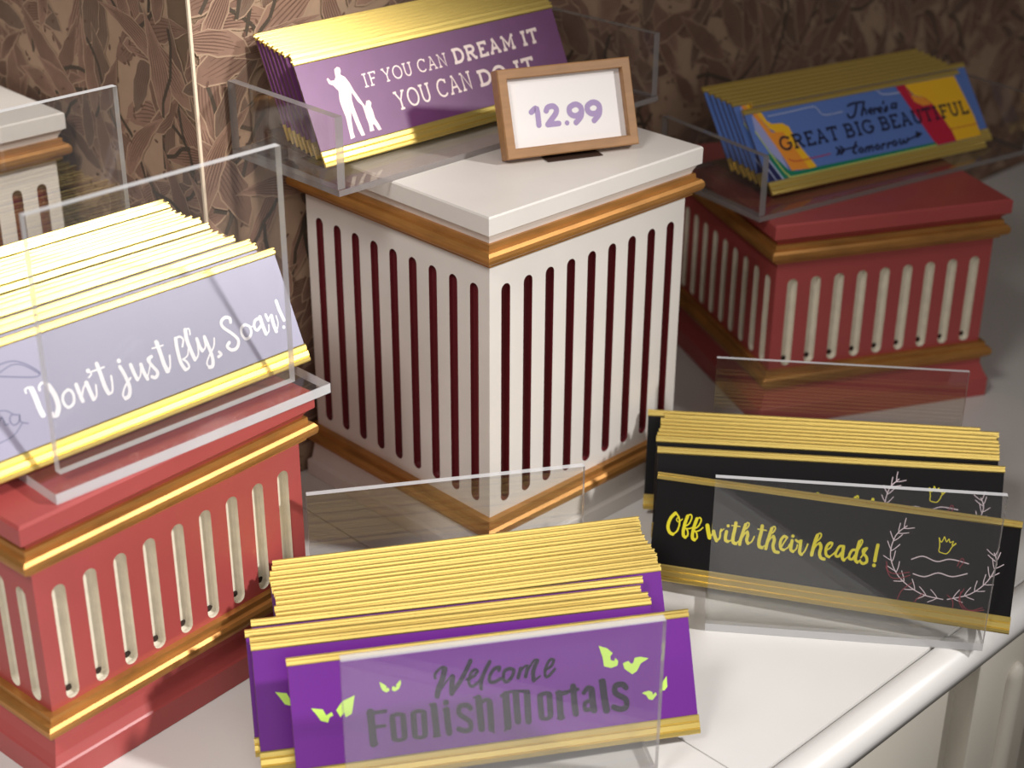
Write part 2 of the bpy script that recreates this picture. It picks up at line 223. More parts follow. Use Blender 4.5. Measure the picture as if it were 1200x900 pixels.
TRACE = {
 'off': {"s":[[0,1.74,[[-82.33,37.92],[-84.61,34.81],[-85.57,30.31],[-84.36,27.29],[-82.51,26.4]]],[0,0.93,[[-82.51,26.4],[-80.41,28.45],[-79.53,32.06],[-80.02,35.46],[-81.74,37.83]]],[0,0.58,[[-80.12,36.32],[-81.39,34.69],[-80.09,33.43],[-78.25,35.25]]],[0,0.8,[[-76.28,31.66],[-74.27,33.4],[-73.23,37.02],[-74.24,38.32],[-75.57,37.26]]],[0,1.72,[[-75.57,37.26],[-76.51,33.65],[-77.03,29.52],[-76.72,26.67],[-75.63,25.78]]],[0,0.92,[[-75.63,25.78],[-74.43,27.0],[-74.69,29.28],[-75.81,30.57]]],[0,0.69,[[-75.8,30.4],[-73.42,30.91],[-71.8,32.02]]],[0,0.81,[[-71.39,30.92],[-69.27,32.67],[-68.09,36.02],[-68.93,37.34],[-70.46,36.55]]],[0,1.74,[[-70.46,36.55],[-71.33,32.95],[-71.91,28.82],[-71.71,25.95],[-70.57,25.08]]],[0,0.93,[[-70.57,25.08],[-69.31,26.31],[-69.68,28.57],[-70.68,29.75]]],[0,0.69,[[-70.66,29.58],[-68.45,30.48],[-66.75,32.29]]],[0,2.16,[[-64.49,33.77],[-63.67,30.6],[-62.63,27.46]]],[0,0.79,[[-62.61,27.29],[-61.42,29.49],[-60.49,31.47]]],[0,1.82,[[-60.86,31.18],[-59.88,28.56],[-58.78,26.42]]],[0,1.03,[[-58.77,26.3],[-57.24,28.08],[-57.2,31.26],[-56.9,32.74]]],[0,0.57,[[-57.03,31.28],[-55.53,33.23]]],[0,1.7,[[-53.96,32.02],[-54.24,29.39],[-54.01,27.41],[-52.81,26.84]]],[0,0.79,[[-52.79,26.72],[-51.18,27.65]]],[0,1.7,[[-53.45,35.14]]],[0,1.81,[[-49.52,37.26],[-49.73,34.07],[-50.24,29.4],[-49.84,26.87],[-48.46,26.33]]],[0,0.8,[[-48.45,26.22],[-46.93,27.88]]],[0,0.68,[[-51.51,35.65],[-47.24,35.7]]],[0,0.79,[[-45.57,33.53],[-43.24,35.59],[-42.52,37.7],[-43.38,38.32],[-44.39,37.14]]],[0,1.71,[[-44.39,37.14],[-45.23,33.01],[-46.15,28.57],[-46.34,26.24]]],[0,0.92,[[-45.69,29.5],[-44.29,32.28],[-42.99,33.33]]],[0,1.7,[[-42.99,33.33],[-42.63,31.67],[-42.9,29.05],[-42.04,27.4]]],[0,0.79,[[-42.01,27.17],[-40.18,28.59],[-39.1,31.5]]],[0,1.82,[[-35.56,37.73],[-35.74,34.39],[-36.35,29.73],[-36.02,26.8],[-34.54,26.22]]],[0,0.78,[[-34.52,26.11],[-33.36,27.31]]],[0,0.67,[[-37.59,35.72],[-33.06,35.64]]],[0,0.79,[[-31.67,33.27],[-29.36,35.32],[-28.59,37.43],[-29.42,38.34],[-30.42,37.17]]],[0,1.7,[[-30.42,37.17],[-31.33,32.75],[-32.1,28.64],[-32.37,26.03]]],[0,0.9,[[-31.99,28.66],[-30.64,31.71],[-29.11,33.08]]],[0,1.68,[[-29.11,33.08],[-28.44,31.18],[-28.81,27.98],[-27.66,25.3],[-25.66,25.03]]],[0,0.79,[[-24.33,28.08],[-23.23,30.81],[-21.95,33.28]]],[0,1.46,[[-22.14,33.53],[-23.58,33.89],[-24.94,31.98],[-25.2,29.38],[-24.51,27.2],[-23.04,26.68]]],[0,0.78,[[-23.03,26.56],[-20.99,28.29],[-20.35,30.1]]],[0,1.68,[[-19.2,32.26],[-19.43,29.38],[-19.37,27.4],[-18.16,26.61]]],[0,0.78,[[-18.15,26.5],[-16.66,28.09],[-16.2,30.43]]],[0,1.78,[[-19.08,34.66]]],[0,1.23,[[-17.2,32.84],[-15.81,31.91]]],[0,1.12,[[-15.84,32.19],[-14.42,32.96]]],[0,1.68,[[-14.72,32.64],[-14.7,29.51],[-14.65,26.68],[-13.59,25.7]]],[0,0.78,[[-13.58,25.59],[-12.01,27.93],[-10.93,31.66]]],[0,0.78,[[-7.3,32.88],[-5.1,35.47],[-4.51,37.54],[-5.42,38.25],[-6.54,36.96]]],[0,1.77,[[-6.54,36.96],[-7.54,32.56],[-8.05,28.8],[-8.36,26.2]]],[0,0.9,[[-7.7,29.14],[-6.35,31.89],[-4.81,32.97]]],[0,1.66,[[-4.81,32.97],[-4.04,31.1],[-4.37,27.65],[-3.39,25.42],[-1.69,25.05]]],[0,0.78,[[-1.13,29.84],[0.64,31.23],[1.66,33.36]]],[0,1.43,[[1.44,33.89],[0.33,33.9],[-1.01,32.12],[-1.37,29.52],[-0.85,27.33],[0.63,26.54]]],[0,0.77,[[0.64,26.42],[2.38,28.1],[3.48,29.51]]],[0,1.32,[[7.31,33.07],[5.42,32.79],[3.98,29.47],[4.01,27.78],[5.47,27.55],[6.96,29.92]]],[0,1.66,[[7.47,33.1],[7.39,29.98],[7.44,27.17],[8.4,26.01]]],[0,0.77,[[8.41,25.9],[10.11,27.85]]],[0,1.33,[[14.27,32.14],[12.12,31.81],[10.9,29.1],[11.11,27.27],[12.65,27.22],[13.78,29.25]]],[0,0.77,[[15.28,32.85],[16.74,36.72],[16.16,37.93],[15.13,36.48]]],[0,1.66,[[15.21,36.78],[14.54,32.18],[14.17,27.34],[15.26,25.92]]],[0,0.77,[[15.27,25.81],[16.72,27.44]]],[0,0.78,[[16.86,28.59],[18.42,31.63],[19.54,33.77]]],[0,1.43,[[19.25,33.89],[17.72,32.93],[17.83,31.09],[19.62,29.28],[20.0,26.92],[18.29,25.65],[17.01,26.36]]],[0,1.75,[[24.67,36.38],[24.3,32.51],[24.02,27.98]]],[0,1.97,[[23.91,25.61]]],[0,0.53,[[54.72,44.12],[55.32,40.27],[55.24,37.73],[57.22,37.0],[59.1,37.04],[60.42,38.66],[61.3,40.76],[62.97,42.58]]],[0,0.53,[[54.72,44.12],[55.96,42.57],[57.17,45.11],[58.39,43.09],[59.48,44.67],[60.14,42.95],[61.7,43.74],[61.33,41.79],[62.97,42.58]]],[0,0.93,[[57.15,45.27]]],[0,0.91,[[62.95,42.74]]],[0,0.93,[[54.69,44.36]]],[1,0.53,[[60.01,13.32],[48.46,14.67],[36.94,21.62],[31.51,31.95],[32.97,42.51],[38.02,48.41]]],[1,0.46,[[57.13,13.65],[55.81,15.33],[53.6,17.37]]],[1,0.46,[[57.13,13.65],[55.41,12.33],[52.74,10.86]]],[1,0.46,[[51.35,14.33],[50.03,16.01],[47.82,18.05]]],[1,0.46,[[51.35,14.33],[49.63,13.0],[46.95,11.53]]],[1,0.46,[[45.59,16.4],[45.02,18.51],[43.78,21.33]]],[1,0.46,[[45.59,16.4],[43.51,15.88],[40.51,15.62]]],[1,0.47,[[39.82,19.88],[39.26,22.0],[38.01,24.82]]],[1,0.47,[[39.82,19.88],[37.75,19.36],[34.73,19.1]]],[1,0.46,[[35.58,24.2],[36.13,26.36],[36.44,29.49]]],[1,0.46,[[35.58,24.2],[33.56,24.85],[30.87,26.22]]],[1,0.46,[[32.87,29.37],[33.42,31.52],[33.73,34.65]]],[1,0.46,[[32.87,29.37],[30.84,30.01],[28.15,31.39]]],[1,0.47,[[31.87,34.59],[33.54,36.01],[35.58,38.37]]],[1,0.47,[[31.87,34.59],[30.65,36.37],[29.31,39.16]]],[1,0.47,[[32.6,39.87],[34.27,41.29],[36.3,43.64]]],[1,0.47,[[32.6,39.87],[31.38,41.65],[30.05,44.44]]],[1,0.47,[[34.23,43.99],[36.35,44.2],[39.28,44.99]]],[1,0.47,[[34.23,43.99],[34.19,46.19],[34.61,49.3]]],[1,0.46,[[36.76,46.93],[38.88,47.15],[41.79,47.94]]],[1,0.46,[[36.76,46.93],[36.72,49.14],[37.13,52.24]]],[1,0.54,[[62.23,13.67],[72.99,18.13],[80.64,26.01],[84.01,35.15],[82.23,40.75]]],[1,0.46,[[64.93,14.79],[66.85,13.98],[69.71,13.3]]],[1,0.46,[[64.93,14.79],[65.86,16.78],[67.58,19.36]]],[1,0.45,[[70.31,17.02],[72.22,16.21],[75.07,15.53]]],[1,0.45,[[70.31,17.02],[71.23,19.01],[72.94,21.58]]],[1,0.46,[[74.91,20.11],[76.98,20.17],[79.87,20.74]]],[1,0.46,[[74.91,20.11],[75.02,22.29],[75.63,25.34]]],[1,0.46,[[78.73,24.05],[80.8,24.11],[83.68,24.67]]],[1,0.46,[[78.73,24.05],[78.85,26.23],[79.46,29.27]]],[1,0.46,[[81.48,28.3],[83.35,29.27],[85.76,31.06]]],[1,0.46,[[81.48,28.3],[80.72,30.31],[80.07,33.31]]],[1,0.45,[[83.17,32.87],[85.03,33.84],[87.44,35.62]]],[1,0.45,[[83.17,32.87],[82.41,34.88],[81.76,37.87]]],[1,0.45,[[83.57,36.55],[84.43,38.54],[85.23,41.52]]],[1,0.45,[[83.57,36.55],[81.75,37.55],[79.43,39.37]]],[1,0.45,[[82.68,39.35],[83.54,41.34],[84.34,44.31]]],[1,0.45,[[82.68,39.35],[80.86,40.35],[78.54,42.17]]],[1,0.61,[[42.28,31.58],[47.72,33.99],[54.75,32.28],[61.29,34.46],[70.42,33.48]]],[1,0.62,[[43.9,24.29],[49.7,23.59],[56.18,26.57],[63.08,25.66],[70.28,28.34]]],[2,0.47,[[29.98,28.53],[31.29,23.94],[35.25,22.96],[41.93,24.78]]],[2,0.46,[[29.88,26.12],[32.36,21.32],[36.29,20.57],[42.49,23.27]]],[2,0.46,[[43.7,19.49],[39.27,14.81],[37.45,7.35]]],[2,0.46,[[49.95,14.9],[46.95,11.25],[46.29,7.16]]],[2,0.46,[[61.96,16.0],[64.92,13.3],[65.28,7.03]]],[2,0.46,[[69.72,20.38],[67.78,14.55],[71.0,9.54],[75.65,8.31],[80.55,11.07]]],[2,0.46,[[68.43,18.6],[68.61,13.89],[73.31,9.12],[79.68,12.11]]],[2,0.46,[[65.03,31.48],[66.79,35.68],[68.07,34.3],[66.23,30.87]]]],"p":[]},
 'fly': {"s":[[0,0.9,[[-49.84,33.1],[-49.73,34.52],[-47.93,34.89],[-46.75,33.91]]],[0,2.49,[[-46.9,33.85],[-46.48,29.74],[-46.41,25.03],[-45.95,21.65]]],[0,1.15,[[-43.54,32.24],[-43.17,33.86],[-41.13,34.81],[-39.26,33.13]]],[0,2.38,[[-39.08,32.77],[-37.78,27.92],[-37.91,22.95],[-39.76,19.77]]],[0,1.27,[[-40.22,19.05],[-41.61,19.54],[-41.51,20.97]]],[0,1.34,[[-31.33,28.2],[-33.77,27.14],[-35.11,24.64],[-34.6,21.8],[-33.19,20.84],[-30.71,21.94],[-29.51,25.08],[-30.05,27.35],[-31.33,28.2]]],[0,1.86,[[-26.72,29.0],[-26.66,25.3],[-26.37,21.33]]],[0,0.93,[[-26.32,22.8],[-24.22,26.25],[-21.93,28.34]]],[0,1.98,[[-21.87,28.32],[-21.58,24.16],[-21.19,20.43]]],[0,0.94,[[-21.06,19.91],[-19.19,21.55],[-17.96,25.92]]],[0,2.14,[[-19.2,32.92]]],[0,0.76,[[-18.61,32.42],[-18.26,31.11],[-19.97,30.07]]],[0,2.0,[[-14.19,34.55],[-14.09,30.02],[-14.09,24.01],[-13.46,20.49]]],[0,1.07,[[-13.61,20.11],[-11.61,20.46],[-10.36,23.36],[-9.51,27.29]]],[0,0.83,[[-17.56,32.08],[-11.31,32.1]]],[0,2.18,[[-3.52,32.44]]],[0,1.78,[[-4.0,29.81],[-2.99,25.11],[-2.77,19.57],[-4.42,16.18],[-6.5,15.68]]],[0,1.03,[[-6.68,15.56],[-7.06,17.69],[-4.65,20.82],[-0.79,23.47]]],[0,1.82,[[1.34,28.97],[1.63,24.79],[2.15,21.75]]],[0,0.85,[[2.17,21.44],[4.44,23.25],[6.12,27.58]]],[0,1.81,[[6.24,27.54],[6.37,23.83],[7.1,20.4]]],[0,0.73,[[7.01,20.67],[10.08,25.05],[12.06,29.62]]],[0,1.59,[[12.61,29.25],[10.45,28.49],[11.4,25.23],[12.98,21.63],[11.17,19.65],[9.48,20.64]]],[0,2.08,[[17.29,34.69],[17.43,30.03],[17.37,24.5],[17.78,20.53]]],[0,0.79,[[14.25,32.59],[20.04,32.27]]],[0,2.09,[[17.48,34.32],[17.42,28.8],[17.47,23.54],[18.24,20.5]]],[0,1.0,[[17.62,19.97],[19.88,21.82],[21.56,26.84]]],[0,1.0,[[29.35,28.67],[30.92,31.6],[29.64,33.43],[27.34,33.17]]],[0,1.88,[[27.34,33.17],[26.42,28.99],[25.82,22.35],[26.9,18.38]]],[0,1.14,[[26.92,17.88],[29.25,18.73],[28.97,21.32],[27.51,23.04]]],[0,0.75,[[27.51,23.04],[30.37,23.98],[31.77,26.65]]],[0,0.88,[[35.23,32.73],[35.52,35.32],[33.63,35.6]]],[0,2.02,[[33.56,35.43],[32.66,30.73],[32.93,25.03],[33.42,21.11]]],[0,0.88,[[33.44,20.8],[36.02,22.78],[37.56,28.55]]],[0,1.78,[[37.8,29.73],[37.97,25.91],[38.56,23.71]]],[0,0.89,[[38.68,23.48],[40.87,24.98],[41.55,29.48]]],[0,1.78,[[42.0,29.34],[42.39,25.13],[42.55,19.4],[41.38,15.49],[39.39,15.26]]],[0,0.89,[[39.26,15.3],[38.73,17.49],[41.28,20.44],[45.09,23.63],[46.72,27.21]]],[0,1.43,[[46.91,20.39],[47.56,19.04],[45.74,18.36]]],[0,1.63,[[57.95,31.63],[58.13,33.6],[55.85,34.62],[53.19,33.35],[53.21,30.56],[56.87,26.23],[58.88,22.41],[56.92,19.33],[53.7,19.15],[51.99,21.42],[53.82,22.87]]],[0,1.38,[[65.19,28.23],[62.76,27.45],[61.68,24.72],[62.71,21.96],[64.87,21.66],[67.03,23.68],[67.17,26.53],[65.19,28.23]]],[0,0.66,[[67.06,26.24],[70.12,26.25]]],[0,1.48,[[74.17,28.74],[71.12,28.39],[69.62,25.57],[70.64,23.71],[73.26,25.08]]],[0,2.02,[[74.4,29.12],[74.33,25.26],[74.66,20.64]]],[0,0.81,[[74.68,20.31],[76.63,21.31],[77.78,24.2]]],[0,1.55,[[77.84,29.23],[78.23,26.32]]],[0,0.94,[[78.46,26.9],[79.96,27.73],[81.23,27.99]]],[0,2.0,[[80.77,27.81],[80.43,24.02],[80.65,20.05]]],[0,0.8,[[80.67,19.72],[83.0,23.22],[83.34,27.02]]],[0,1.89,[[86.0,33.69],[86.1,29.43],[86.56,26.04],[86.87,23.85]]],[0,1.88,[[85.5,20.62]]],[1,0.51,[[-56.81,48.17],[-51.29,47.96],[-46.54,45.55],[-42.36,41.48],[-40.84,38.82],[-43.6,38.22],[-50.69,40.59],[-58.59,43.45]]],[1,0.41,[[-58.06,44.87],[-51.9,46.35],[-46.86,44.69],[-41.04,38.88]]],[1,0.52,[[-65.29,25.74],[-63.74,26.9],[-63.39,24.86],[-63.44,23.27],[-61.98,23.28]]],[1,0.52,[[-56.65,25.47],[-59.23,26.38],[-60.85,24.49],[-59.98,22.04],[-57.33,22.49],[-55.78,25.38],[-56.46,22.39],[-53.54,20.49]]],[1,0.4,[[-63.76,29.78],[-60.8,28.75],[-58.37,26.29]]],[1,0.41,[[-56.32,21.27],[-61.59,17.79],[-68.62,16.92]]]],"p":[]},
 'fool': {"s":[[0,1.16,[[-28.35,41.75],[-28.17,43.69],[-25.12,46.07],[-23.37,45.85]]],[0,2.32,[[-23.66,45.31],[-24.99,41.16],[-27.14,37.11],[-28.17,33.67]]],[0,0.8,[[-27.47,34.85],[-23.38,39.51],[-20.46,42.32]]],[0,2.21,[[-20.39,41.15],[-21.1,37.49],[-21.43,33.96]]],[0,1.86,[[-21.22,34.34],[-17.6,38.21],[-14.53,42.44],[-11.51,47.39]]],[0,1.29,[[-13.94,39.36],[-10.88,40.25],[-8.78,42.3],[-10.0,43.21],[-12.06,41.55],[-13.15,37.64],[-11.9,35.86],[-9.4,37.05]]],[0,0.7,[[-9.1,37.13],[-5.66,41.91],[-3.09,45.66]]],[0,1.63,[[-2.71,45.9],[-5.72,41.34],[-7.63,36.94],[-7.76,34.35]]],[0,1.49,[[1.17,41.53],[1.42,42.89],[-1.02,42.38],[-3.41,39.31],[-3.33,36.98],[-1.4,36.56],[1.4,37.66]]],[0,3.1,[[-58.92,30.33],[-58.8,23.48],[-58.76,16.37]]],[0,1.58,[[-60.08,30.19],[-56.36,29.88],[-52.19,30.02]]],[0,1.38,[[-57.52,23.6],[-53.02,23.57]]],[0,1.15,[[-60.04,16.26],[-57.05,16.14]]],[0,2.38,[[-49.42,26.8],[-49.34,17.66]]],[0,2.41,[[-44.49,26.73],[-44.53,17.59]]],[0,1.63,[[-49.36,27.48],[-46.85,27.95],[-44.44,27.29]]],[0,1.61,[[-49.4,16.99],[-47.0,16.32],[-44.6,16.8]]],[0,2.41,[[-39.81,26.97],[-39.88,17.54]]],[0,2.41,[[-35.02,26.92],[-35.21,17.49]]],[0,1.6,[[-39.75,27.65],[-37.31,28.14],[-34.97,27.49]]],[0,1.63,[[-39.94,16.86],[-37.61,16.2],[-35.28,16.69]]],[0,2.76,[[-30.2,29.57],[-30.05,23.11],[-29.9,16.66]]],[0,1.05,[[-31.9,30.25],[-29.61,29.66]]],[0,1.03,[[-31.5,15.84],[-28.56,15.91]]],[0,2.67,[[-24.57,26.99],[-24.53,21.23],[-24.26,16.6]]],[0,2.56,[[-24.5,30.21]]],[0,0.93,[[-26.02,27.18],[-23.96,27.15]]],[0,2.09,[[-13.54,26.13],[-15.04,27.77],[-18.31,27.62],[-18.9,24.53],[-16.46,22.19],[-14.29,20.17],[-14.4,17.13],[-16.83,16.47],[-19.84,17.74]]],[0,2.79,[[-9.45,30.35],[-9.36,23.28],[-9.3,16.45]]],[0,0.93,[[-11.49,30.78],[-8.81,30.84]]],[0,2.56,[[-4.48,27.56],[-4.59,21.5],[-4.78,15.74]]],[0,1.63,[[-8.48,28.08],[-5.99,29.21],[-4.17,28.28]]],[0,0.81,[[-4.9,15.75],[-3.58,13.96]]],[0,1.46,[[6.16,41.78],[3.64,40.74],[2.95,37.41],[4.21,35.98],[6.72,37.65],[8.04,40.69],[6.16,41.78]]],[0,1.58,[[11.4,41.19],[9.75,37.13]]],[0,0.95,[[10.7,39.29],[13.54,42.0],[14.86,41.84]]],[0,1.56,[[14.84,41.62],[13.3,37.18]]],[0,0.95,[[14.41,39.54],[17.79,43.9],[19.88,44.0]]],[0,1.75,[[19.39,43.56],[17.11,39.2],[16.92,34.94]]],[0,0.86,[[16.88,34.59],[20.03,36.55]]],[0,1.24,[[22.51,39.1],[25.59,40.29],[27.2,42.95],[25.53,43.38],[23.57,40.9],[22.46,37.1],[23.67,35.81],[27.31,38.86]]],[0,3.02,[[3.21,30.28],[3.11,23.19],[2.98,15.77]]],[0,0.99,[[2.66,15.45],[1.29,14.22]]],[0,2.77,[[7.96,30.03],[7.82,23.29],[7.85,17.6]]],[0,2.77,[[13.23,29.71],[12.91,22.63],[12.72,16.96]]],[0,1.3,[[1.14,29.98],[5.51,31.26],[13.89,30.48]]],[0,2.45,[[19.13,27.38],[18.99,18.42]]],[0,2.48,[[23.59,27.53],[23.29,18.42]]],[0,1.75,[[19.19,27.95],[21.32,28.53],[23.65,28.09]]],[0,1.73,[[18.91,17.57],[21.07,16.93],[23.21,17.58]]],[0,2.73,[[28.23,27.79],[28.02,16.73]]],[0,1.87,[[28.78,27.36],[31.93,27.6]]],[0,1.02,[[26.77,28.12],[28.25,28.07]]],[0,1.01,[[26.58,16.42],[29.56,16.46]]],[0,2.62,[[35.15,29.92],[35.02,22.62],[35.25,17.43]]],[0,1.46,[[32.95,28.05],[37.24,28.36]]],[0,2.8,[[43.74,27.39],[43.75,21.49],[43.99,17.87]]],[0,1.89,[[39.89,26.44],[42.2,28.52],[43.91,27.58]]],[0,1.73,[[43.12,22.65],[40.01,21.62],[40.0,18.53],[42.73,18.75]]],[0,2.95,[[49.3,30.28],[49.47,22.91],[49.94,17.09]]],[0,1.02,[[47.86,30.9],[49.75,30.95]]],[0,2.36,[[60.24,26.23],[58.74,27.86],[55.47,27.7],[54.98,24.37],[59.55,20.9],[59.34,17.31],[56.25,16.78],[53.51,18.07]]]],"p":[[3,[[-53.69,43.22],[-51.78,41.96],[-50.45,40.64],[-51.08,40.15],[-49.65,39.97],[-49.47,38.8],[-50.98,38.14],[-52.61,39.21],[-53.31,41.01]]],[3,[[-44.14,42.99],[-44.01,41.26],[-45.08,39.1],[-47.21,38.06],[-48.46,38.96],[-48.16,40.35],[-47.27,40.53],[-47.04,39.93],[-46.15,40.1],[-46.36,40.98]]],[3,[[49.09,46.89],[53.07,45.18],[55.47,42.72],[54.2,41.43],[54.17,39.63],[55.86,39.06],[56.52,40.42],[57.73,38.83],[57.14,36.73],[54.04,36.04],[50.75,37.17],[50.43,41.53]]],[3,[[72.52,38.24],[68.44,39.47],[65.76,39.29],[65.01,37.21],[63.96,36.61],[62.6,38.23],[59.87,37.48],[60.36,34.89],[63.86,31.92],[66.26,33.07],[68.51,36.41]]],[3,[[67.5,22.77],[71.0,23.41],[72.82,22.45],[72.69,21.24],[74.33,22.26],[74.82,21.11],[72.45,18.87],[70.6,19.47],[69.65,21.41]]],[3,[[80.4,29.12],[80.27,24.05],[78.56,22.44],[77.83,22.76],[77.35,21.87],[76.22,22.02],[76.12,23.27],[77.54,23.67],[77.61,25.84]]],[3,[[-84.99,35.46],[-79.89,34.32],[-78.57,31.48],[-76.08,32.72],[-75.44,31.07],[-77.07,30.5],[-78.07,28.27],[-81.12,29.46],[-83.18,32.87]]],[3,[[-65.21,38.73],[-67.21,30.78],[-70.02,29.57],[-70.6,32.01],[-72.38,29.88],[-73.98,33.24],[-70.96,36.78]]]]},
 'dream': {"lines":[["IF YOU CAN",[-54.21,35.93],[5.52,36.85],[-53.75,43.4],0.0],["DREAM IT",[10.47,36.51],[76.22,37.49],[9.92,45.38],1],["YOU CAN",[-37.59,19.78],[18.54,21.23],[-36.51,30.18],0.0],["DO IT",[23.63,20.93],[66.91,21.39],[24.31,30.47],1]],"p":[[0,[[-67.78,49.94],[-66.23,49.19],[-66.15,47.56],[-67.16,45.68],[-64.74,43.83],[-63.12,40.63],[-61.92,36.33],[-60.04,31.89],[-58.48,28.08],[-59.58,27.49],[-61.55,29.87],[-63.67,35.52],[-64.86,31.7],[-64.99,27.66],[-64.43,20.57],[-63.66,13.99],[-63.44,11.96],[-65.88,12.02],[-66.77,16.41],[-67.69,25.89],[-69.08,21.55],[-70.26,14.83],[-70.11,12.24],[-73.17,11.75],[-72.84,14.81],[-71.97,23.31],[-72.54,29.2],[-72.61,32.68],[-71.41,37.63],[-73.66,40.95],[-75.95,42.31],[-76.48,44.94],[-75.45,45.43],[-74.46,43.63],[-72.01,43.39],[-70.56,44.95],[-70.34,46.98],[-69.86,48.96]]],[0,[[-56.05,29.1],[-53.99,29.16],[-53.14,27.58],[-54.17,25.68],[-53.75,23.02],[-53.93,19.54],[-52.43,15.11],[-51.91,12.65],[-54.03,12.51],[-55.74,16.4],[-56.76,16.03],[-56.74,13.09],[-59.68,13.02],[-58.98,17.08],[-59.33,20.67],[-59.24,24.62],[-59.58,27.49],[-58.44,28.19],[-57.68,26.4]]]]},
 'gbb': {"lines":[["GREAT BIG BEAUTIFUL",[-74.58,27.12],[89.75,26.42],[-73.97,36.99],0.55]],"s":[[7,1.1,[[-87.87,24.61],[-81.74,7.89]]],[7,0.7,[[-91.06,19.33],[-87.33,7.62]]],[6,0.84,[[-90.08,43.25],[-85.08,29.34],[-79.82,16.01],[-76.38,11.21],[-70.83,9.42],[-12.28,9.25],[51.5,8.74]]],[7,0.71,[[-76.44,51.48],[-58.94,51.67],[-39.42,52.12],[-36.17,50.26],[-33.84,46.26],[-29.54,44.88],[-16.27,45.02]]],[7,0.91,[[17.84,55.31],[21.98,51.21],[36.16,50.1]]],[3,0.57,[[-71.98,21.42],[-65.08,19.01],[-38.4,19.21]]],[3,0.46,[[57.47,18.42],[97.26,18.38]]],[9,1.33,[[-10.81,47.93],[-7.01,48.96],[2.18,48.85]]],[9,1.48,[[-2.79,48.28],[-8.07,40.97],[-12.64,40.1],[-13.24,42.49]]],[9,1.36,[[3.87,48.86],[-2.13,40.0]]],[9,1.19,[[-1.1,42.29],[2.54,44.02],[2.08,40.0]]],[9,1.19,[[4.54,40.96],[8.12,41.75],[7.71,43.46],[4.79,41.88],[6.39,39.43]]],[9,1.36,[[10.61,43.13],[8.68,39.61]]],[9,1.2,[[10.04,41.85],[13.31,42.69]]],[9,1.21,[[12.9,40.29],[16.52,41.49],[15.35,43.05],[12.7,40.6],[15.04,38.98]]],[9,1.21,[[20.08,46.28],[18.9,44.82]]],[9,1.2,[[17.68,39.51],[21.07,42.82],[20.54,40.15],[17.72,39.23]]],[9,1.23,[[29.97,43.05],[26.59,43.59],[24.75,40.71],[28.6,41.19]]],[9,1.22,[[30.43,43.66],[28.33,39.86]]],[9,1.33,[[-14.72,23.15],[-19.68,17.28],[-17.55,16.1]]],[9,1.02,[[-31.61,19.76],[-17.36,20.24],[-14.6,20.43]]],[9,1.17,[[-12.11,18.92],[-14.75,17.5],[-13.51,15.8],[-10.92,17.1],[-12.11,18.92]]],[9,1.19,[[-8.23,18.25],[-9.89,15.3]]],[9,1.19,[[-8.57,17.5],[-5.55,18.6],[-6.87,15.31]]],[9,1.17,[[-5.65,17.26],[-2.67,18.64],[-3.52,15.27]]],[9,1.19,[[2.06,18.64],[-0.62,17.2],[0.63,15.5],[3.26,16.81],[2.06,18.64]]],[9,1.19,[[6.38,18.44],[4.52,15.09]]],[9,1.19,[[5.92,17.43],[8.96,18.13]]],[9,1.21,[[11.46,18.39],[9.53,14.9]]],[9,1.19,[[11.0,17.37],[14.06,18.08]]],[9,1.21,[[17.44,18.73],[14.72,17.28],[15.93,15.43],[18.65,16.88],[17.44,18.73]]],[9,1.21,[[22.21,19.01],[20.98,16.34],[22.94,15.73],[25.02,17.98],[25.52,15.7],[27.65,16.57],[29.13,18.65]]],[9,0.91,[[27.83,16.95],[38.09,19.2]]],[9,1.31,[[-32.09,22.38],[-29.98,19.74],[-33.31,17.79]]],[9,1.32,[[-28.76,22.48],[-26.49,19.81],[-30.15,17.5]]]],"p":[[8,[[-88.55,56.08],[-89.82,43.86],[-79.51,18.57],[-74.96,14.48],[-78.22,39.94]]],[1,[[-84.39,56.72],[-80.29,56.45],[-78.38,48.77],[-75.5,46.32],[-67.23,45.35],[-63.0,42.26],[-60.46,29.67],[-52.15,13.02],[-58.36,12.42],[-71.13,38.09],[-78.37,43.25]]],[2,[[-87.66,56.33],[-84.54,56.35],[-80.26,46.19],[-77.56,40.75],[-68.87,39.68],[-64.49,27.73],[-58.26,12.66],[-72.87,13.84],[-76.38,25.86],[-83.7,45.45]]],[3,[[34.93,56.12],[43.04,55.57],[47.31,45.85],[56.05,43.77],[61.35,38.03],[65.36,27.58],[69.37,17.12],[71.01,7.32],[51.63,7.89]]],[1,[[43.04,55.57],[88.99,54.63],[100.3,24.7],[94.62,7.22],[70.18,7.47],[69.37,17.12],[65.36,27.58],[61.35,38.03],[56.05,43.77],[47.61,46.5]]],[2,[[42.44,54.27],[45.16,46.88],[55.16,43.77],[60.52,38.17],[52.49,38.05],[46.32,41.83]]],[4,[[-88.29,27.29],[-83.68,27.14],[-74.96,14.48],[-69.35,12.82],[51.68,11.76],[52.48,8.57],[-71.14,8.69],[-83.92,8.29]]],[5,[[-88.6,24.74],[-94.59,7.01],[-82.1,7.04],[-86.42,24.36]]],[9,[[37.66,22.03],[43.34,19.55],[36.76,17.08]]]]},
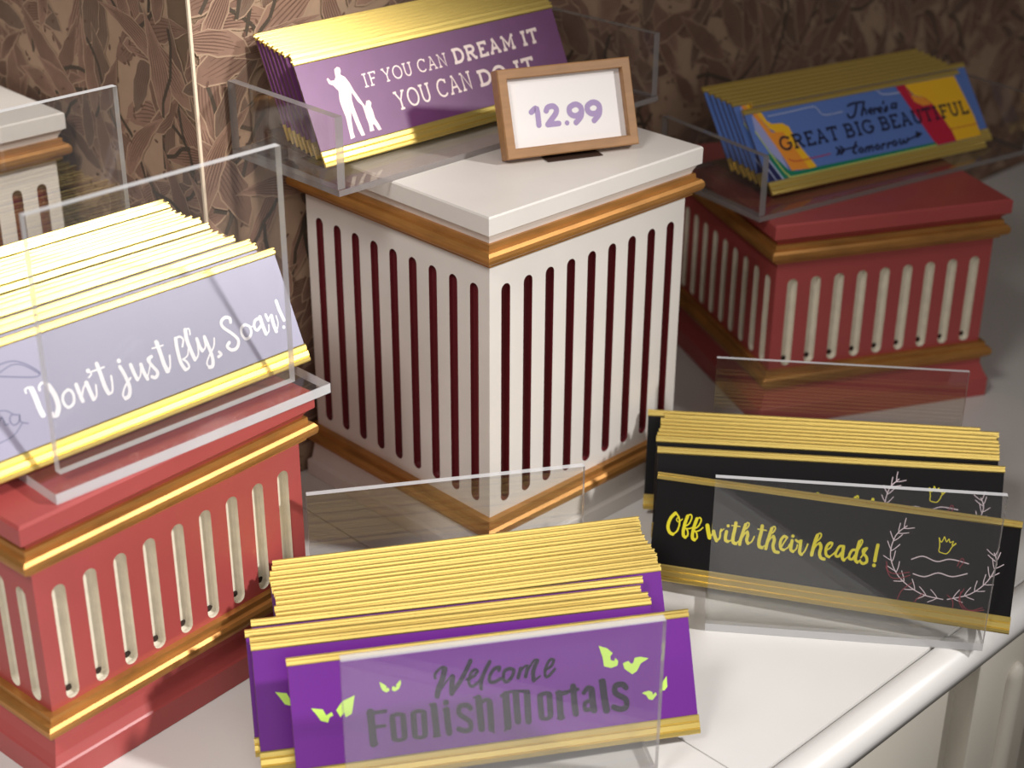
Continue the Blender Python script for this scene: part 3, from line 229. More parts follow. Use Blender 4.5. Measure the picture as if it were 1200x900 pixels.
 'frame': {"s":[[0,3.04,[[-20.41,24.04],[-17.14,25.44],[-16.98,16.83]]],[0,3.04,[[-11.83,23.88],[-10.57,25.65],[-7.52,25.95],[-5.89,24.07],[-6.65,21.82],[-9.37,19.07],[-11.86,16.57]]],[0,3.04,[[-11.86,16.57],[-5.47,16.52]]],[0,2.71,[[-0.68,16.29]]],[0,3.06,[[4.23,25.49],[1.87,24.17],[1.54,21.61],[3.48,19.77],[6.33,19.75],[8.48,21.61],[8.13,24.07],[6.13,25.48],[4.23,25.49]]],[0,3.1,[[8.66,21.6],[7.61,18.66],[4.59,15.93]]],[0,3.1,[[14.9,25.5],[12.53,24.16],[12.2,21.59],[14.15,19.75],[17.03,19.72],[19.19,21.6],[18.84,24.07],[16.82,25.48],[14.9,25.5]]],[0,3.1,[[19.38,21.58],[18.33,18.64],[15.28,15.89]]]]},
}

# ------------------------------------------------------------------ layout frame: x along the wall, y towards it
YAW = 0.7713
FX, FY = -0.0116, 0.7379
E1 = Vector((math.cos(YAW), math.sin(YAW), 0)); E2 = Vector((-math.sin(YAW), math.cos(YAW), 0))
ROOM = frame_matrix(FX, FY, 0, YAW)
WALL_Y, CORNER_X = 0.1625, -0.0580

# ------------------------------------------------------------------ structure: floor, wallpapered pillar walls
fl = bmesh.new(); box(fl, -2.0, 2.4, -1.6, 1.4, -0.90, -0.85)
o = link('floor', fl, 'floor'); o.matrix_world = ROOM; o['kind'] = 'structure'

def leaf(bm, cx, cz, ang, ln, wd, bend, off, mi, rng, X0, X1):
    n = 9
    if mi:
        leaf(bm, cx - 0.0012 * math.cos(ang), cz - 0.0012 * math.sin(ang), ang, ln + 0.0022, wd + 0.0018, bend, off - 0.0000002, 0, rng, X0, X1)
    pts_l, pts_r, mid = [], [], []
    ca, sa = math.cos(ang), math.sin(ang)
    def tr(u, v): return (min(max(cx + u * ca - v * sa, X0), X1), -off, cz + u * sa + v * ca)
    for i in range(n + 1):
        t = i / n; u = t * ln; c = bend * ln * t * t
        w = wd * (math.sin(math.pi * t ** 0.75)) * (1 + 0.10 * math.sin(t * 26))
        pts_l.append((u, c + w / 2)); pts_r.append((u, c - w / 2)); mid.append((u, c))
    for i in range(n):
        q = [pts_r[i], pts_r[i + 1], pts_l[i + 1], pts_l[i]]
        vs = [bm.verts.new(tr(*p)) for p in q]
        bm.faces.new(vs).material_index = mi
    if not mi: return
    off2 = off + 0.0000001
    def tr2(u, v): return (min(max(cx + u * ca - v * sa, X0), X1), -off2, cz + u * sa + v * ca)
    for j in range(-3, 4):
        fr = j / 3.6
        t0, t1 = 0.10 + abs(fr) * 0.22 + rng.random() * 0.06, 0.92 - abs(fr) * 0.22 - rng.random() * 0.06
        prev = None
        for q in range(6):
            t = t0 + (t1 - t0) * q / 5; u = t * ln
            v = bend * ln * t * t + fr * 0.5 * wd * math.sin(math.pi * t ** 0.75)
            h = 0.00038 * math.sin(math.pi * (q + 0.5) / 6) + 0.00006
            cur = (bm.verts.new(tr2(u, v - h)), bm.verts.new(tr2(u, v + h)))
            if prev: bm.faces.new((prev[0], cur[0], cur[1], prev[1])).material_index = 4
            prev = cur

def wallpaper(bm, x0, x1, z0, z1, count, seed):
    rng = random.Random(seed)
    off = 0.00005
    for i in range(count):
        x = rng.uniform(x0 - 0.02, x1 + 0.02); z = rng.uniform(z0, z1)
        ln = rng.uniform(0.036, 0.066); ang = math.radians(90 + rng.choice((-1, 1)) * rng.uniform(5, 85))
        off += 0.0000004
        leaf(bm, x, z, ang, ln, ln * rng.uniform(0.20, 0.33), rng.uniform(-0.5, 0.5), off, rng.choice((1, 2, 3, 1, 2)), rng, x0 + 0.0005, x1 - 0.0005)
        if i % 5 == 0:
            tx, tz, ta = min(max(x, x0 + 0.006), x1 - 0.006), z, ang + rng.uniform(-.6, .6)
            for k in range(6):
                nx, nz = tx + 0.009 * math.cos(ta), tz + 0.009 * math.sin(ta)
                if not x0 + 0.004 < nx < x1 - 0.004: break
                px, pz = -math.sin(ta) * 0.0012, math.cos(ta) * 0.0012
                o2 = off + 0.0000003
                vs = [bm.verts.new(p) for p in ((tx - px, -o2, tz - pz), (nx - px, -o2, nz - pz), (nx + px, -o2, nz + pz), (tx + px, -o2, tz + pz))]
                bm.faces.new(vs).material_index = 5
                tx, tz = nx, nz; ta += rng.uniform(-.45, .45)
        if i % 2 == 0:
            for k in range(3):
                dx, dz = x + rng.uniform(-.015, .015), z + rng.uniform(-.015, .015)
                if not x0 + 0.006 < dx < x1 - 0.006: continue
                o2 = off + 0.0000003; a = rng.uniform(0, 3)
                vs = [bm.verts.new((dx + 0.0019 * math.cos(t) * math.cos(a) - 0.0009 * math.sin(t) * math.sin(a), -o2, dz + 0.0019 * math.cos(t) * math.sin(a) + 0.0009 * math.sin(t) * math.cos(a))) for t in [j * math.pi / 4 for j in range(8)]]
                bm.faces.new(vs).material_index = 4

PAPER = ['paper', 'leaf_a', 'leaf_b', 'leaf_c', 'vein', 'twig']
wb = bmesh.new(); box(wb, 0, 1.9, 0, 0.02, -0.8498, 1.3)
wallpaper(wb, 0, 1.25, -0.02, 0.62, 2500, 5)
o = link('wall_right', wb, PAPER); o.matrix_world = ROOM @ Matrix.Translation((CORNER_X, WALL_Y, 0)); o['kind'] = 'structure'
wb = bmesh.new(); box(wb, -0.95, 0, 0, 0.02, -0.8498, 1.3)
wallpaper(wb, -0.62, 0, -0.02, 0.62, 1250, 9)
o = link('wall_left', wb, PAPER); o['kind'] = 'structure'
o.matrix_world = ROOM @ Matrix.Translation((CORNER_X, WALL_Y, 0)) @ Matrix.Rotation(-math.pi / 2, 4, 'Z')

tb = bmesh.new(); box(tb, -0.0012, 0.0004, -0.0012, 0.0004, 0.0, 1.3)
o = link('trim_1', tb, 'trimcream'); o.matrix_world = ROOM @ Matrix.Translation((CORNER_X, WALL_Y, 0)); o['kind'] = 'structure'

# ------------------------------------------------------------------ the white counter
EDGE_Y = -0.2225
ct = thing('display_counter', 'long white painted display counter with rounded front edge, carrying all the boxes', 'counter', ROOM)
tb = bmesh.new()
box(tb, -0.85, -0.0334, -0.2065, WALL_Y - 0.003, -0.012, 0)
box(tb, -0.0326, 1.25, -0.2065, WALL_Y - 0.003, -0.012, 0)
box(tb, -0.85, CORNER_X - 0.003, WALL_Y - 0.003, 0.72, -0.012, 0)
box(tb, -0.85, 1.25, -0.2065, WALL_Y - 0.003, -0.020, -0.0123)
link('countertop', tb, 'counter', ct)
nb = bmesh.new()
prof = [(-0.2078, -0.02), (-0.2078, -0.0008), (-0.2086, 0.0), (-0.2125, 0.0)]
for i in range(1, 9):
    a = math.pi / 2 - i * math.pi / 2 / 8
    prof.append((-0.2125 - 0.0105 * math.cos(a), -0.0105 + 0.0105 * math.sin(a)))
prof += [(-0.2230, -0.0135), (-0.2205, -0.0165), (-0.2205, -0.020)]
prism_x(nb, prof, -0.85, 1.25)
link('nosing', nb, 'counter', ct, True)
cb = bmesh.new()
box(cb, -0.85, 0.150, -0.206, 0.15, -0.8498, -0.0205)
box(cb, 0.150, 1.25, -0.100, 0.15, -0.8498, -0.0205)
box(cb, -0.85, CORNER_X - 0.03, 0.15, 0.70, -0.8498, -0.0205)
link('cabinet_body', cb, 'cabinet', ct)
pb = bmesh.new(); box(pb, 0.150, 0.2165, -0.2185, -0.10, -0.8498, -0.0205, bevel=0.0015)
pil = link('pilaster', pb, 'cabinet', ct)
rb = bmesh.new()
cap = []
segs = 10
for j in range(segs + 1):
    a = math.pi * j / segs
    row = []
    for k, z in enumerate((-0.60, -0.050)):
        row.append(rb.verts.new((0.190 - 0.0075 * math.cos(a), -0.2185 - 0.005 * math.sin(a), z)))
    for q in range(1, 6):
        b = q * math.pi / 2 / 5
        row.append(rb.verts.new((0.190 - 0.0075 * math.cos(a) * math.cos(b), -0.2185 - 0.005 * math.sin(a) * math.cos(b), -0.050 + 0.0085 * math.sin(b))))
    cap.append(row)
for a, b in zip(cap, cap[1:]):
    for k in range(len(a) - 1):
        rb.faces.new((a[k], b[k], b[k + 1], a[k + 1]))
link('bead', rb, 'cabinet', pil, True)

# ------------------------------------------------------------------ slatted pedestal boxes
def slot_face(bm, width, z0, z1, s0, s1, n, pitch, sw, T, depth, hole_shade):
    """One side with n recessed stadium grooves; T maps (along, out, z) to a point."""
    r = sw / 2; N = 8
    V = lambda u, o, z: bm.verts.new(T(u, o, z))
    xs = [width / 2 + (i - (n - 1) / 2) * pitch for i in range(n)]
    edges = [0.0]
    for x in xs: edges += [x - r, x + r]
    edges.append(width)
    for i in range(0, len(edges), 2):
        a, b = edges[i], edges[i + 1]
        bm.faces.new((V(a, 0, z0), V(b, 0, z0), V(b, 0, z1), V(a, 0, z1)))
    for x in xs:
        top = [(x + r * math.cos(math.pi * k / N), s1 - r + r * math.sin(math.pi * k / N)) for k in range(N + 1)]
        bot = [(x - r * math.cos(math.pi * k / N), s0 + r - r * math.sin(math.pi * k / N)) for k in range(N + 1)]
        bm.faces.new([V(x - r, 0, z1)] + [V(u, 0, z) for u, z in top[::-1]] + [V(x + r, 0, z1)])
        bm.faces.new([V(x + r, 0, z0)] + [V(u, 0, z) for u, z in bot[::-1]] + [V(x - r, 0, z0)])
        loop = top + bot
        def ring(f, dpt):
            out = []
            for u, z in loop:
                zc = min(max(z, s0 + r), s1 - r)
                out.append(V(x + (u - x) * f, -dpt, zc + (z - zc) * f))
            return out
        rr = [ring(1, 0), ring(0.97, depth * 0.55), ring(0.72, depth * 0.9), ring(0.3, depth)]
        for A, B in zip(rr, rr[1:]):
            for k in range(len(A)):
                f = bm.faces.new((A[k], A[(k + 1) % len(A)], B[(k + 1) % len(A)], B[k])); f.material_index = 1
        bm.faces.new(rr[-1]).material_index = 1
        if hole_shade:
            c = s0 + r * 1.05; q = r * 0.52
            f = bm.faces.new([V(x + q * math.cos(t) * (1 + .15 * math.sin(3 * t + x * 900)), -depth + 0.0009, c + q * math.sin(t)) for t in [j * math.pi / 5 for j in range(10)]])
            f.material_index = 2

def pedestal(label, category, x, y, yaw, wx, wy, style, group=None):
    t = thing('pedestal_box', label, category, frame_matrix(x, y, 0.0002, yaw), group)
    white = style == 'white'
    if white:
        zb0, zb1, zc, s0, s1, sw, pitch, px2 = 0.0217, 0.196, 0.2094, 0.0434 - .0030, 0.1651 + .0030, 0.0063, 0.0159, 0.0159
        paint, groove = 'white', 'maroon'
    else:
        zb0, zb1, zc, s0, s1, sw, pitch, px2 = 0.026, 0.126, 0.1387, 0.0434 - .0035, 0.0961 + .0035, 0.0069, 0.0162, 0.0159
        paint, groove = 'red', 'cream'
    hx, hy = wx / 2, wy / 2
    bm = bmesh.new()
    side = (lambda u, o, z: (u, -o, z), lambda u, o, z: (-o, wy - u, z), lambda u, o, z: (wx - u, wy + o, z), lambda u, o, z: (wx + o, u, z))
    for k, T in enumerate(side):
        slot_face(bm, wx if k % 2 == 0 else wy, zb0 - 0.002, zb1, s0, s1, 9, pitch if k % 2 == 0 else px2, sw, T, 0.0042, not white)
    link('body', bm, [paint, groove, 'hole_shade'], t)
    def moulding(name, prof, m, top=False, bottom=False, smooth=False):
        b = bmesh.new(); rings(b, prof, hx, hy, hx, hy, 0, top, bottom)
        return link(name, b, m, t, smooth)
    bead = lambda z, o, h: [(-0.001, z), (o * .38, z), (o * .42, z + h * .16), (o * .75, z + h * .2), (o * .93, z + h * .3), (o, z + h * .45), (o * .97, z + h * .6), (o * .80, z + h * .73), (o * .52, z + h * .78), (o * .48, z + h), (-0.001, z + h)]
    if white:
        moulding('base', [(0.0056, 0), (0.0056, 0.0088), (0.0050, 0.0096), (0.0036, 0.0104), (0.0030, 0.0135), (0.0022, 0.0185), (0.0018, 0.0222)], 'white', True, True)
        moulding('lower_moulding', bead(0.0217, 0.0076, 0.0124), 'giltpaint')
        moulding('upper_moulding', bead(0.1812, 0.0076, 0.0126), 'giltpaint')
        moulding('cap', [(-0.001, 0.1937), (0.0018, 0.1937), (0.0024, 0.1955), (0.0040, 0.1985), (0.0046, 0.1992), (0.0059, 0.1996), (0.0060, 0.2086), (0.0052, 0.2094)], 'white', True, True)
    else:
        moulding('base', [(0.0068, 0), (0.0068, 0.0130), (0.0060, 0.0140), (0.0040, 0.0180), (0.0022, 0.0230), (0.0020, 0.0264)], 'red', True, True)
        moulding('lower_moulding', bead(0.0262, 0.0070, 0.0122), 'giltpaint')
        moulding('upper_moulding', bead(0.1120, 0.0072, 0.0125), 'giltpaint')
        moulding('cap', [(-0.001, 0.1244), (0.0014, 0.1244), (0.0024, 0.1262), (0.0044, 0.1284), (0.0056, 0.1290), (0.0062, 0.1296), (0.0062, 0.1376), (0.0050, 0.1387)], 'red', True, True)
    return t

pedestal('tall white slatted box with maroon grooves and gold mouldings, carrying the price sign', 'display box', FX, FY, YAW, 0.15, 0.15, 'white')
RB = Vector((-0.2596, 0.8999, 0)) - E1 * 0.156 + E2 * 0.006
RB -= E1 * 0.002
pedestal('white box with flat cap and gold moulding at the far left, behind the lavender signs', 'display box', RB.x, RB.y, YAW, 0.15, 0.15, 'white')
pedestal('red slatted box with cream grooves in the left foreground, under the lavender signs', 'display box', -0.2023, 0.5646, 0.8713, 0.153, 0.1486, 'red')
pedestal('red slatted box with cream grooves at the right rear, under the blue signs', 'display box', 0.1632, 0.9131, 0.309, 0.153, 0.1486, 'red')

# ------------------------------------------------------------------ acrylic holders
ZW, ZR = 0.2094, 0.1387
def slab(bm, x0, x1, y0, y1, z0, z1, edge):
    """A clear sheet: the two large faces clear, the rim polished (material 1); edge = index of the thin axis."""
    fs = box(bm, x0, x1, y0, y1, z0, z1)
    for f in fs:
        f.normal_update(); n = f.normal
        if abs(n[edge]) < 0.5: f.material_index = 1

def u_holder(label, x, y, z, yaw, w, h, depth, base_front, base_w, tb, tp=0.0045, tq=0.0035, front='acrylic', group=None):
    t = thing('acrylic_sign_holder', label, 'sign holder', frame_matrix(x, y, z, yaw), group)
    b = bmesh.new(); slab(b, -base_w / 2, base_w / 2, -base_front, depth + tq, 0, tb, 2)
    link('base_sheet', b, ['acrylic', 'edge'], t)
    b = bmesh.new(); slab(b, -w / 2, w / 2, 0, tp, tb, tb + h, 1)
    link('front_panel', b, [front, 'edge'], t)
    b = bmesh.new(); slab(b, -w / 2, w / 2, depth, depth + tq, tb, tb + h, 1)
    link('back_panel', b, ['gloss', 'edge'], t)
    return t

def tray(label, x, y, z, yaw, w, depth, h, tb=0.0033, tp=0.0048):
    t = thing('acrylic_sign_tray', label, 'sign tray', frame_matrix(x, y, z, yaw))
    b = bmesh.new(); slab(b, 0, w, 0, depth, 0, tb, 2)
    link('base_sheet', b, ['smoke', 'smokeedge'], t)
    for x0 in (0, w - tp):
        b = bmesh.new(); slab(b, x0, x0 + tp, 0.001, depth, tb, tb + h, 0)
        link('side_panel', b, ['smoke', 'smokeedge'], t)
    return t

u_holder('tall clear acrylic holder on the left red box, round the lavender signs', -0.1482, 0.6369, ZR + 0.0003, math.radians(45.5), 0.127, 0.1173, 0.131, 0.0135, 0.148, 0.005, 0.0042, 0.0042)
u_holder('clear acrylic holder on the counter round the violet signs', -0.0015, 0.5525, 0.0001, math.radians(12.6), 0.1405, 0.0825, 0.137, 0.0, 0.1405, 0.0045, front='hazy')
u_holder('clear acrylic holder on the counter round the black signs', 0.1707, 0.6750, 0.0001, math.radians(-6.7), 0.1408, 0.0870, 0.1370, 0.0, 0.1408, 0.0045, tp=0.0030, tq=0.0025, front='faint_haze')
tray('low clear acrylic tray with side panels, on the white box under the plum signs', -0.0872, 0.7575, ZW + 0.0003, math.radians(44.5), 0.243, 0.091, 0.0375)
tray('low clear acrylic tray on the right rear red box, under the blue signs', 0.1499, 0.9115, ZR + 0.0003, math.radians(33.8), 0.243, 0.098, 0.038)

# ------------------------------------------------------------------ printed lettering
class Print:
    """Flat ink shapes on a plate; coordinates in mm on the plate face."""
    def __init__(self, lean): self.bm = bmesh.new(); self.l = lean; self.z = 0.00006
    def P(self, s, t, w):
        s, t = s / 1000, t / 1000; l = self.l
        return (s, t * math.sin(l) - w * math.cos(l), t * math.cos(l) + w * math.sin(l))
    def face(self, pts, mi, w=None):
        w = self.z if w is None else w
        a = sum(p[0] * q[1] - q[0] * p[1] for p, q in zip(pts, pts[1:] + pts[:1]))
        if a < 0: pts = pts[::-1]
        self.bm.faces.new([self.bm.verts.new(self.P(x, y, w)) for x, y in pts]).material_index = mi
    def stroke(self, pts, wd, mi, smooth=True):
        if len(pts) > 2 and smooth:
            out = []
            P = [pts[0]] + list(pts) + [pts[-1]]
            for i in range(1, len(P) - 2):
                p0, p1, p2, p3 = P[i - 1], P[i], P[i + 1], P[i + 2]
                for k in range(4):
                    u = k / 4
                    out.append(tuple(0.5 * (2 * b + (c - a) * u + (2 * a - 5 * b + 4 * c - d) * u * u + (3 * b - a - 3 * c + d) * u ** 3) for a, b, c, d in zip(p0, p1, p2, p3)))
            out.append(tuple(pts[-1])); pts = out
        r = wd / 2; self.z += 0.0000015
        P = [pts[0]]
        for p in pts[1:]:
            if math.hypot(p[0] - P[-1][0], p[1] - P[-1][1]) > 1e-3: P.append(p)
        if len(P) == 1:
            self.face([(P[0][0] + r * math.cos(a), P[0][1] + r * math.sin(a)) for a in [k * math.pi / 7 for k in range(14)]], mi); return
        closed = len(P) > 4 and math.hypot(P[0][0] - P[-1][0], P[0][1] - P[-1][1]) < r * 0.3
        Lf, Rt = [], []
        for i, p in enumerate(P):
            a = P[i - 1] if i else (P[-2] if closed else p); c = P[i + 1] if i < len(P) - 1 else (P[1] if closed else p)
            d1 = (p[0] - a[0], p[1] - a[1]); d2 = (c[0] - p[0], c[1] - p[1])
            n1, n2 = math.hypot(*d1), math.hypot(*d2)
            if n1 < 1e-9: d1, n1 = d2, n2
            if n2 < 1e-9: d2, n2 = d1, n1
            tx, ty = d1[0] / n1 + d2[0] / n2, d1[1] / n1 + d2[1] / n2
            n = math.hypot(tx, ty)
            if n < 0.2: tx, ty, n = d2[0] / n2, d2[1] / n2, 1.0
            tx, ty = tx / n, ty / n
            k = min(1.6, 1 / max(0.3, tx * d1[0] / n1 + ty * d1[1] / n1))
            Lf.append((p[0] - ty * r * k, p[1] + tx * r * k)); Rt.append((p[0] + ty * r * k, p[1] - tx * r * k))
        for i in range(len(P) - 1):
            self.face([Rt[i], Rt[i + 1], Lf[i + 1], Lf[i]], mi)
        if not closed and smooth:
            for p, l, q in ((P[0], Lf[0], Rt[0]), (P[-1], Rt[-1], Lf[-1])):
                a0 = math.atan2(l[1] - p[1], l[0] - p[0])
                self.face([(p[0] + r * math.cos(a0 + math.pi * k / 6), p[1] + r * math.sin(a0 + math.pi * k / 6)) for k in range(7)], mi)

def arc(cx, cy, rx, ry, a0, a1, n=10):
    return [(cx + rx * math.cos(math.radians(a0 + (a1 - a0) * k / n)), cy + ry * math.sin(math.radians(a0 + (a1 - a0) * k / n))) for k in range(n + 1)]
GLYPH = {
 'I': (.40, [[(.2, 0), (.2, 1)], [(.03, 0), (.37, 0)], [(.03, 1), (.37, 1)]]),
 'F': (.62, [[(.15, 0), (.15, 1)], [(0, 0), (.32, 0)], [(.02, 1), (.6, 1), (.6, .82)], [(.15, .52), (.45, .52), (.45, .6)]]),
 'E': (.68, [[(.15, 0), (.15, 1)], [(.02, 0), (.64, 0), (.64, .2)], [(.02, 1), (.62, 1), (.62, .8)], [(.15, .52), (.45, .52)]]),
 'L': (.62, [[(.15, 0), (.15, 1)], [(.02, 0), (.6, 0), (.6, .22)], [(.0, 1), (.3, 1)]]),
 'T': (.70, [[(.35, 0), (.35, 1)], [(.2, 0), (.5, 0)], [(.02, .8), (.02, 1), (.68, 1), (.68, .8)]]),
 'Y': (.80, [[(.12, 1), (.4, .48), (.68, 1)], [(.4, .48), (.4, 0)], [(0, 1), (.24, 1)], [(.56, 1), (.8, 1)], [(.25, 0), (.55, 0)]]),
 'O': (.82, [arc(.41, .5, .38, .5, 0, 360, 20)]),
 'U': (.78, [[(.14, 1), (.14, .36)] + arc(.39, .34, .25, .34, 180, 360, 8) + [(.64, 1)], [(0, 1), (.28, 1)], [(.5, 1), (.78, 1)]]),
 'C': (.76, [arc(.40, .5, .38, .5, 45, 315, 16), [(.68, .98), (.68, .74)]]),
 'G': (.82, [arc(.42, .5, .40, .5, 45, 335, 16), [(.52, .46), (.80, .46), (.80, .22)], [(.72, .98), (.72, .78)]]),
 'A': (.84, [[(.12, 0), (.42, 1), (.72, 0)], [(.22, .34), (.62, .34)], [(0, 0), (.25, 0)], [(.58, 0), (.84, 0)], [(.27, 1), (.42, 1)]]),
 'N': (.84, [[(.14, 0), (.14, 1), (.68, 0), (.68, 1)], [(0, 0), (.28, 0)], [(0, 1), (.16, 1)], [(.54, 1), (.82, 1)]]),
 'D': (.78, [[(.15, 0), (.15, 1)], [(0, 0), (.36, 0)] + arc(.36, .5, .38, .5, -90, 90, 12) + [(0, 1)]]),
 'R': (.80, [[(.15, 0), (.15, 1)], [(0, 0), (.3, 0)], [(0, 1), (.4, 1)] + arc(.42, .75, .24, .25, 90, -90, 8) + [(.15, .5)], [(.38, .5), (.66, 0), (.8, 0)]]),
 'B': (.74, [[(.15, 0), (.15, 1)], [(0, 1), (.4, 1)] + arc(.4, .76, .22, .24, 90, -90, 8) + [(.15, .52)], [(.4, .52)] + arc(.42, .26, .26, .26, 90, -90, 8) + [(0, 0)]]),
 'M': (.98, [[(.16, 0), (.16, 1), (.49, .25), (.82, 1), (.82, 0)], [(0, 0), (.3, 0)], [(.68, 0), (.98, 0)], [(0, 1), (.18, 1)], [(.8, 1), (.98, 1)]]),
}
def slab_text(pr, text, p0, p1, ptop, weight, mi):
    cap = ptop[1] - p0[1]; th = cap * (0.105 + 0.085 * weight)
    gap = 0.14 + 0.05 * weight
    total = sum(0.42 if c == ' ' else GLYPH[c][0] + gap for c in text) - gap
    length = p1[0] - p0[0]; sx = length / total
    x = 0.0; slope = (p1[1] - p0[1]) / length
    for c in text:
        if c == ' ': x += 0.42; continue
        w, strokes = GLYPH[c]
        for s in strokes:
            pts = [(p0[0] + (x + u) * sx, p0[1] + (x + u) * sx * slope + th / 2 + v * (cap - th)) for u, v in s]
            pr.stroke(pts, th, mi, False)
        x += w + gap

# ------------------------------------------------------------------ nameplates
L, H = PLATES['L'], PLATES['H']
RIM_T, RIM_B = 0.0037, 0.0095
def ordinal(k):
    return ['first', 'second', 'third', 'fourth', 'fifth', 'sixth', 'seventh', 'eighth', 'ninth', 'tenth', 'eleventh', 'twelfth', 'thirteenth', 'fourteenth', 'fifteenth', 'sixteenth', 'seventeenth'][k]

def plate_meshes(lean, kind, foot):
    """The meshes of one plate in its own frame: x along it, y backwards, z up."""
    def Q(t, w): return (t * math.sin(lean) - w * math.cos(lean), t * math.cos(lean) + w * math.sin(lean))
    h = L / 2; out = {}
    # backing sheet, bend and foot
    b = bmesh.new()
    th = 0.0005; cen = [Q(H - 0.0020, -0.0016), Q(0.0035, -0.0016)]
    y0, z0 = Q(0.0012, -0.0017)
    cen += [(y0, z0)]
    cen += [(y0 + 0.0008, 0.0003), (y0 + foot, 0.0003)]
    top, bot = [], []
    for i, p in enumerate(cen):
        a = cen[max(i - 1, 0)]; c = cen[min(i + 1, len(cen) - 1)]
        dy, dz = c[0] - a[0], c[1] - a[1]; n = math.hypot(dy, dz)
        top.append((p[0] - dz / n * th / 2, p[1] + dy / n * th / 2)); bot.append((p[0] + dz / n * th / 2, p[1] - dy / n * th / 2))
    prism_x(b, top + bot[::-1], -h + 0.0003, h - 0.0003)
    out['backing'] = (b, ['backing'], None)
    b = bmesh.new()
    pr = [(H, -0.0019), (H, -0.0005), (H - 0.0004, 0.0), (H - 0.0009, 0.0), (H - 0.0010, -0.0014), (H - 0.0016, -0.0014), (H - 0.0017, 0.0), (H - RIM_T + 0.0006, 0.0), (H - RIM_T, -0.0004), (H - RIM_T, -0.0012), (H - 0.0018, -0.0013), (H - 0.0018, -0.0019)]
    prism_x(b, [Q(*p) for p in pr], -h, h)
    out['top_rim'] = (b, ['gold'], None)
    b = bmesh.new()
    B = RIM_B
    pr = [(B, -0.0012), (B, -0.0004), (B - 0.0006, 0.0), (B * .72, 0.0), (B * .68, -0.0004), (B * .62, 0.0002), (B * .38, 0.0003), (B * .33, -0.0002), (B * .28, 0.0003), (0.0012, 0.0002), (0.0006, -0.0004), (0.0008, -0.0012)]
    prism_x(b, [Q(*p) for p in pr], -h, h)
    out['bottom_rim'] = (b, ['gold'], None)
    b = bmesh.new()
    pr = [(H - RIM_T - 0.0001, -0.0011), (H - RIM_T - 0.0001, -0.0007), (B + 0.0001, -0.0007), (B + 0.0001, -0.0011)]
    prism_x(b, [Q(*p) for p in pr], -h + 0.0004, h - 0.0004)
    out['insert'] = (b, [kind], None)
    return out

def clip(p, lo_t, hi_t):
    return (max(-L * 500 + .6, min(L * 500 - .6, p[0])), max(lo_t, min(hi_t, p[1])))

def art(name, lean):
    """Children of an insert: (part name, mesh, materials)."""
    D = TRACE[name]; res = []
    lo, hi = RIM_B * 1000 + .25, (H - RIM_T) * 1000 - .25
    dw = -0.0007
    def new(): 
        p = Print(lean); p.z = dw + 0.00008; return p
    if name == 'off':
        n_text = len([s for s in D['s'] if s[0] == 0]) - 5
        p = new(); q = new(); k = 0
        for col, w, pts in D['s']:
            if col == 0 and k < n_text: p.stroke(pts, w, 0); k += 1
            else:
                q.stroke([clip(c, lo, hi) for c in pts], max(w * 0.95, .35), col)
        res.append(('lettering', p.bm, ['yellow_ink'])); res.append(('line_drawing', q.bm, ['yellow_ink', 'pinkwhite_ink', 'red_ink']))
    elif name == 'fly':
        p = new(); q = new()
        for col, w, pts in D['s']:
            (p if col == 0 else q).stroke([clip(c, lo, hi) for c in pts], max(w, .4), 0)
        res.append(('lettering', p.bm, ['white_ink'])); res.append(('line_drawing', q.bm, ['grey_ink']))
    elif name == 'fool':
        p = new()
        for col, w, pts in D['s']: p.stroke(pts, w * 1.12, 0)
        res.append(('lettering', p.bm, ['dark_ink']))
        for col, pts in D['p']:
            q = new(); q.face([clip(c, lo, hi) for c in pts], 0); res.append(('lime_eye', q.bm, ['lime_ink']))
    elif name == 'dream':
        p = new(); q = new()
        for text, a, b, c, wgt in D['lines']: slab_text(p, text, a, b, c, wgt, 0)
        res.append(('lettering', p.bm, ['cream_ink']))
        for (col, pts), nm in zip(D['p'], ('adult_silhouette', 'child_silhouette')):
            q = new(); q.face([clip(c, lo, hi) for c in pts], 0); res.append((nm, q.bm, ['cream_ink']))
    elif name == 'gbb':
        q = new(); p = new()
        cols = {8: 7, 1: 0, 2: 1, 3: 2, 4: 3, 5: 4, 6: 5, 7: 6}
        for col, pts in D['p']:
            q.z += 0.00003
            if col == 9: continue
            q.face([clip(c, lo, hi) for c in pts], cols[col])
        q.z += 0.00003
        for col, w, pts in D['s']:
            if col != 9: q.stroke([clip(c, lo, hi) for c in pts], w, cols[col])
        p.z = q.z + 0.00004
        for text, a, b, c, wgt in D['lines']: slab_text(p, text, a, b, c, wgt, 0)
        for col, w, pts in D['s']:
            if col == 9: p.stroke(pts, w, 0)
        for col, pts in D['p']:
            if col == 9: p.face(pts, 0)
        res.append(('background_pattern', q.bm, ['g_yellow', 'g_orange', 'g_red', 'g_green', 'g_navy', 'g_lime', 'g_pale', 'g_peri']))
        res.append(('lettering', p.bm, ['g_ink']))
    return res

STYLE = {
 'off': ('ins_black', 'black nameplate with yellow brush lettering', 'black'),
 'fool': ('ins_violet', 'violet nameplate with dark lettering and lime eyes', 'violet'),
 'fly': ('ins_lavender', 'lavender nameplate with white brush lettering', 'lavender'),
 'dream': ('ins_plum', 'plum nameplate with cream slab lettering', 'plum'),
 'gbb': ('ins_blue', 'blue nameplate with amber bands', 'blue'),
}
WHERE = {'off': 'in the right holder', 'fool': 'in the front holder', 'fly': 'on the left red box', 'dream': 'on the white box', 'gbb': 'on the right rear red box'}
PRINTED = {'off': (0, 1), 'fool': (0, 1, 2), 'fly': (0,), 'dream': (0,), 'gbb': (0, 2)}

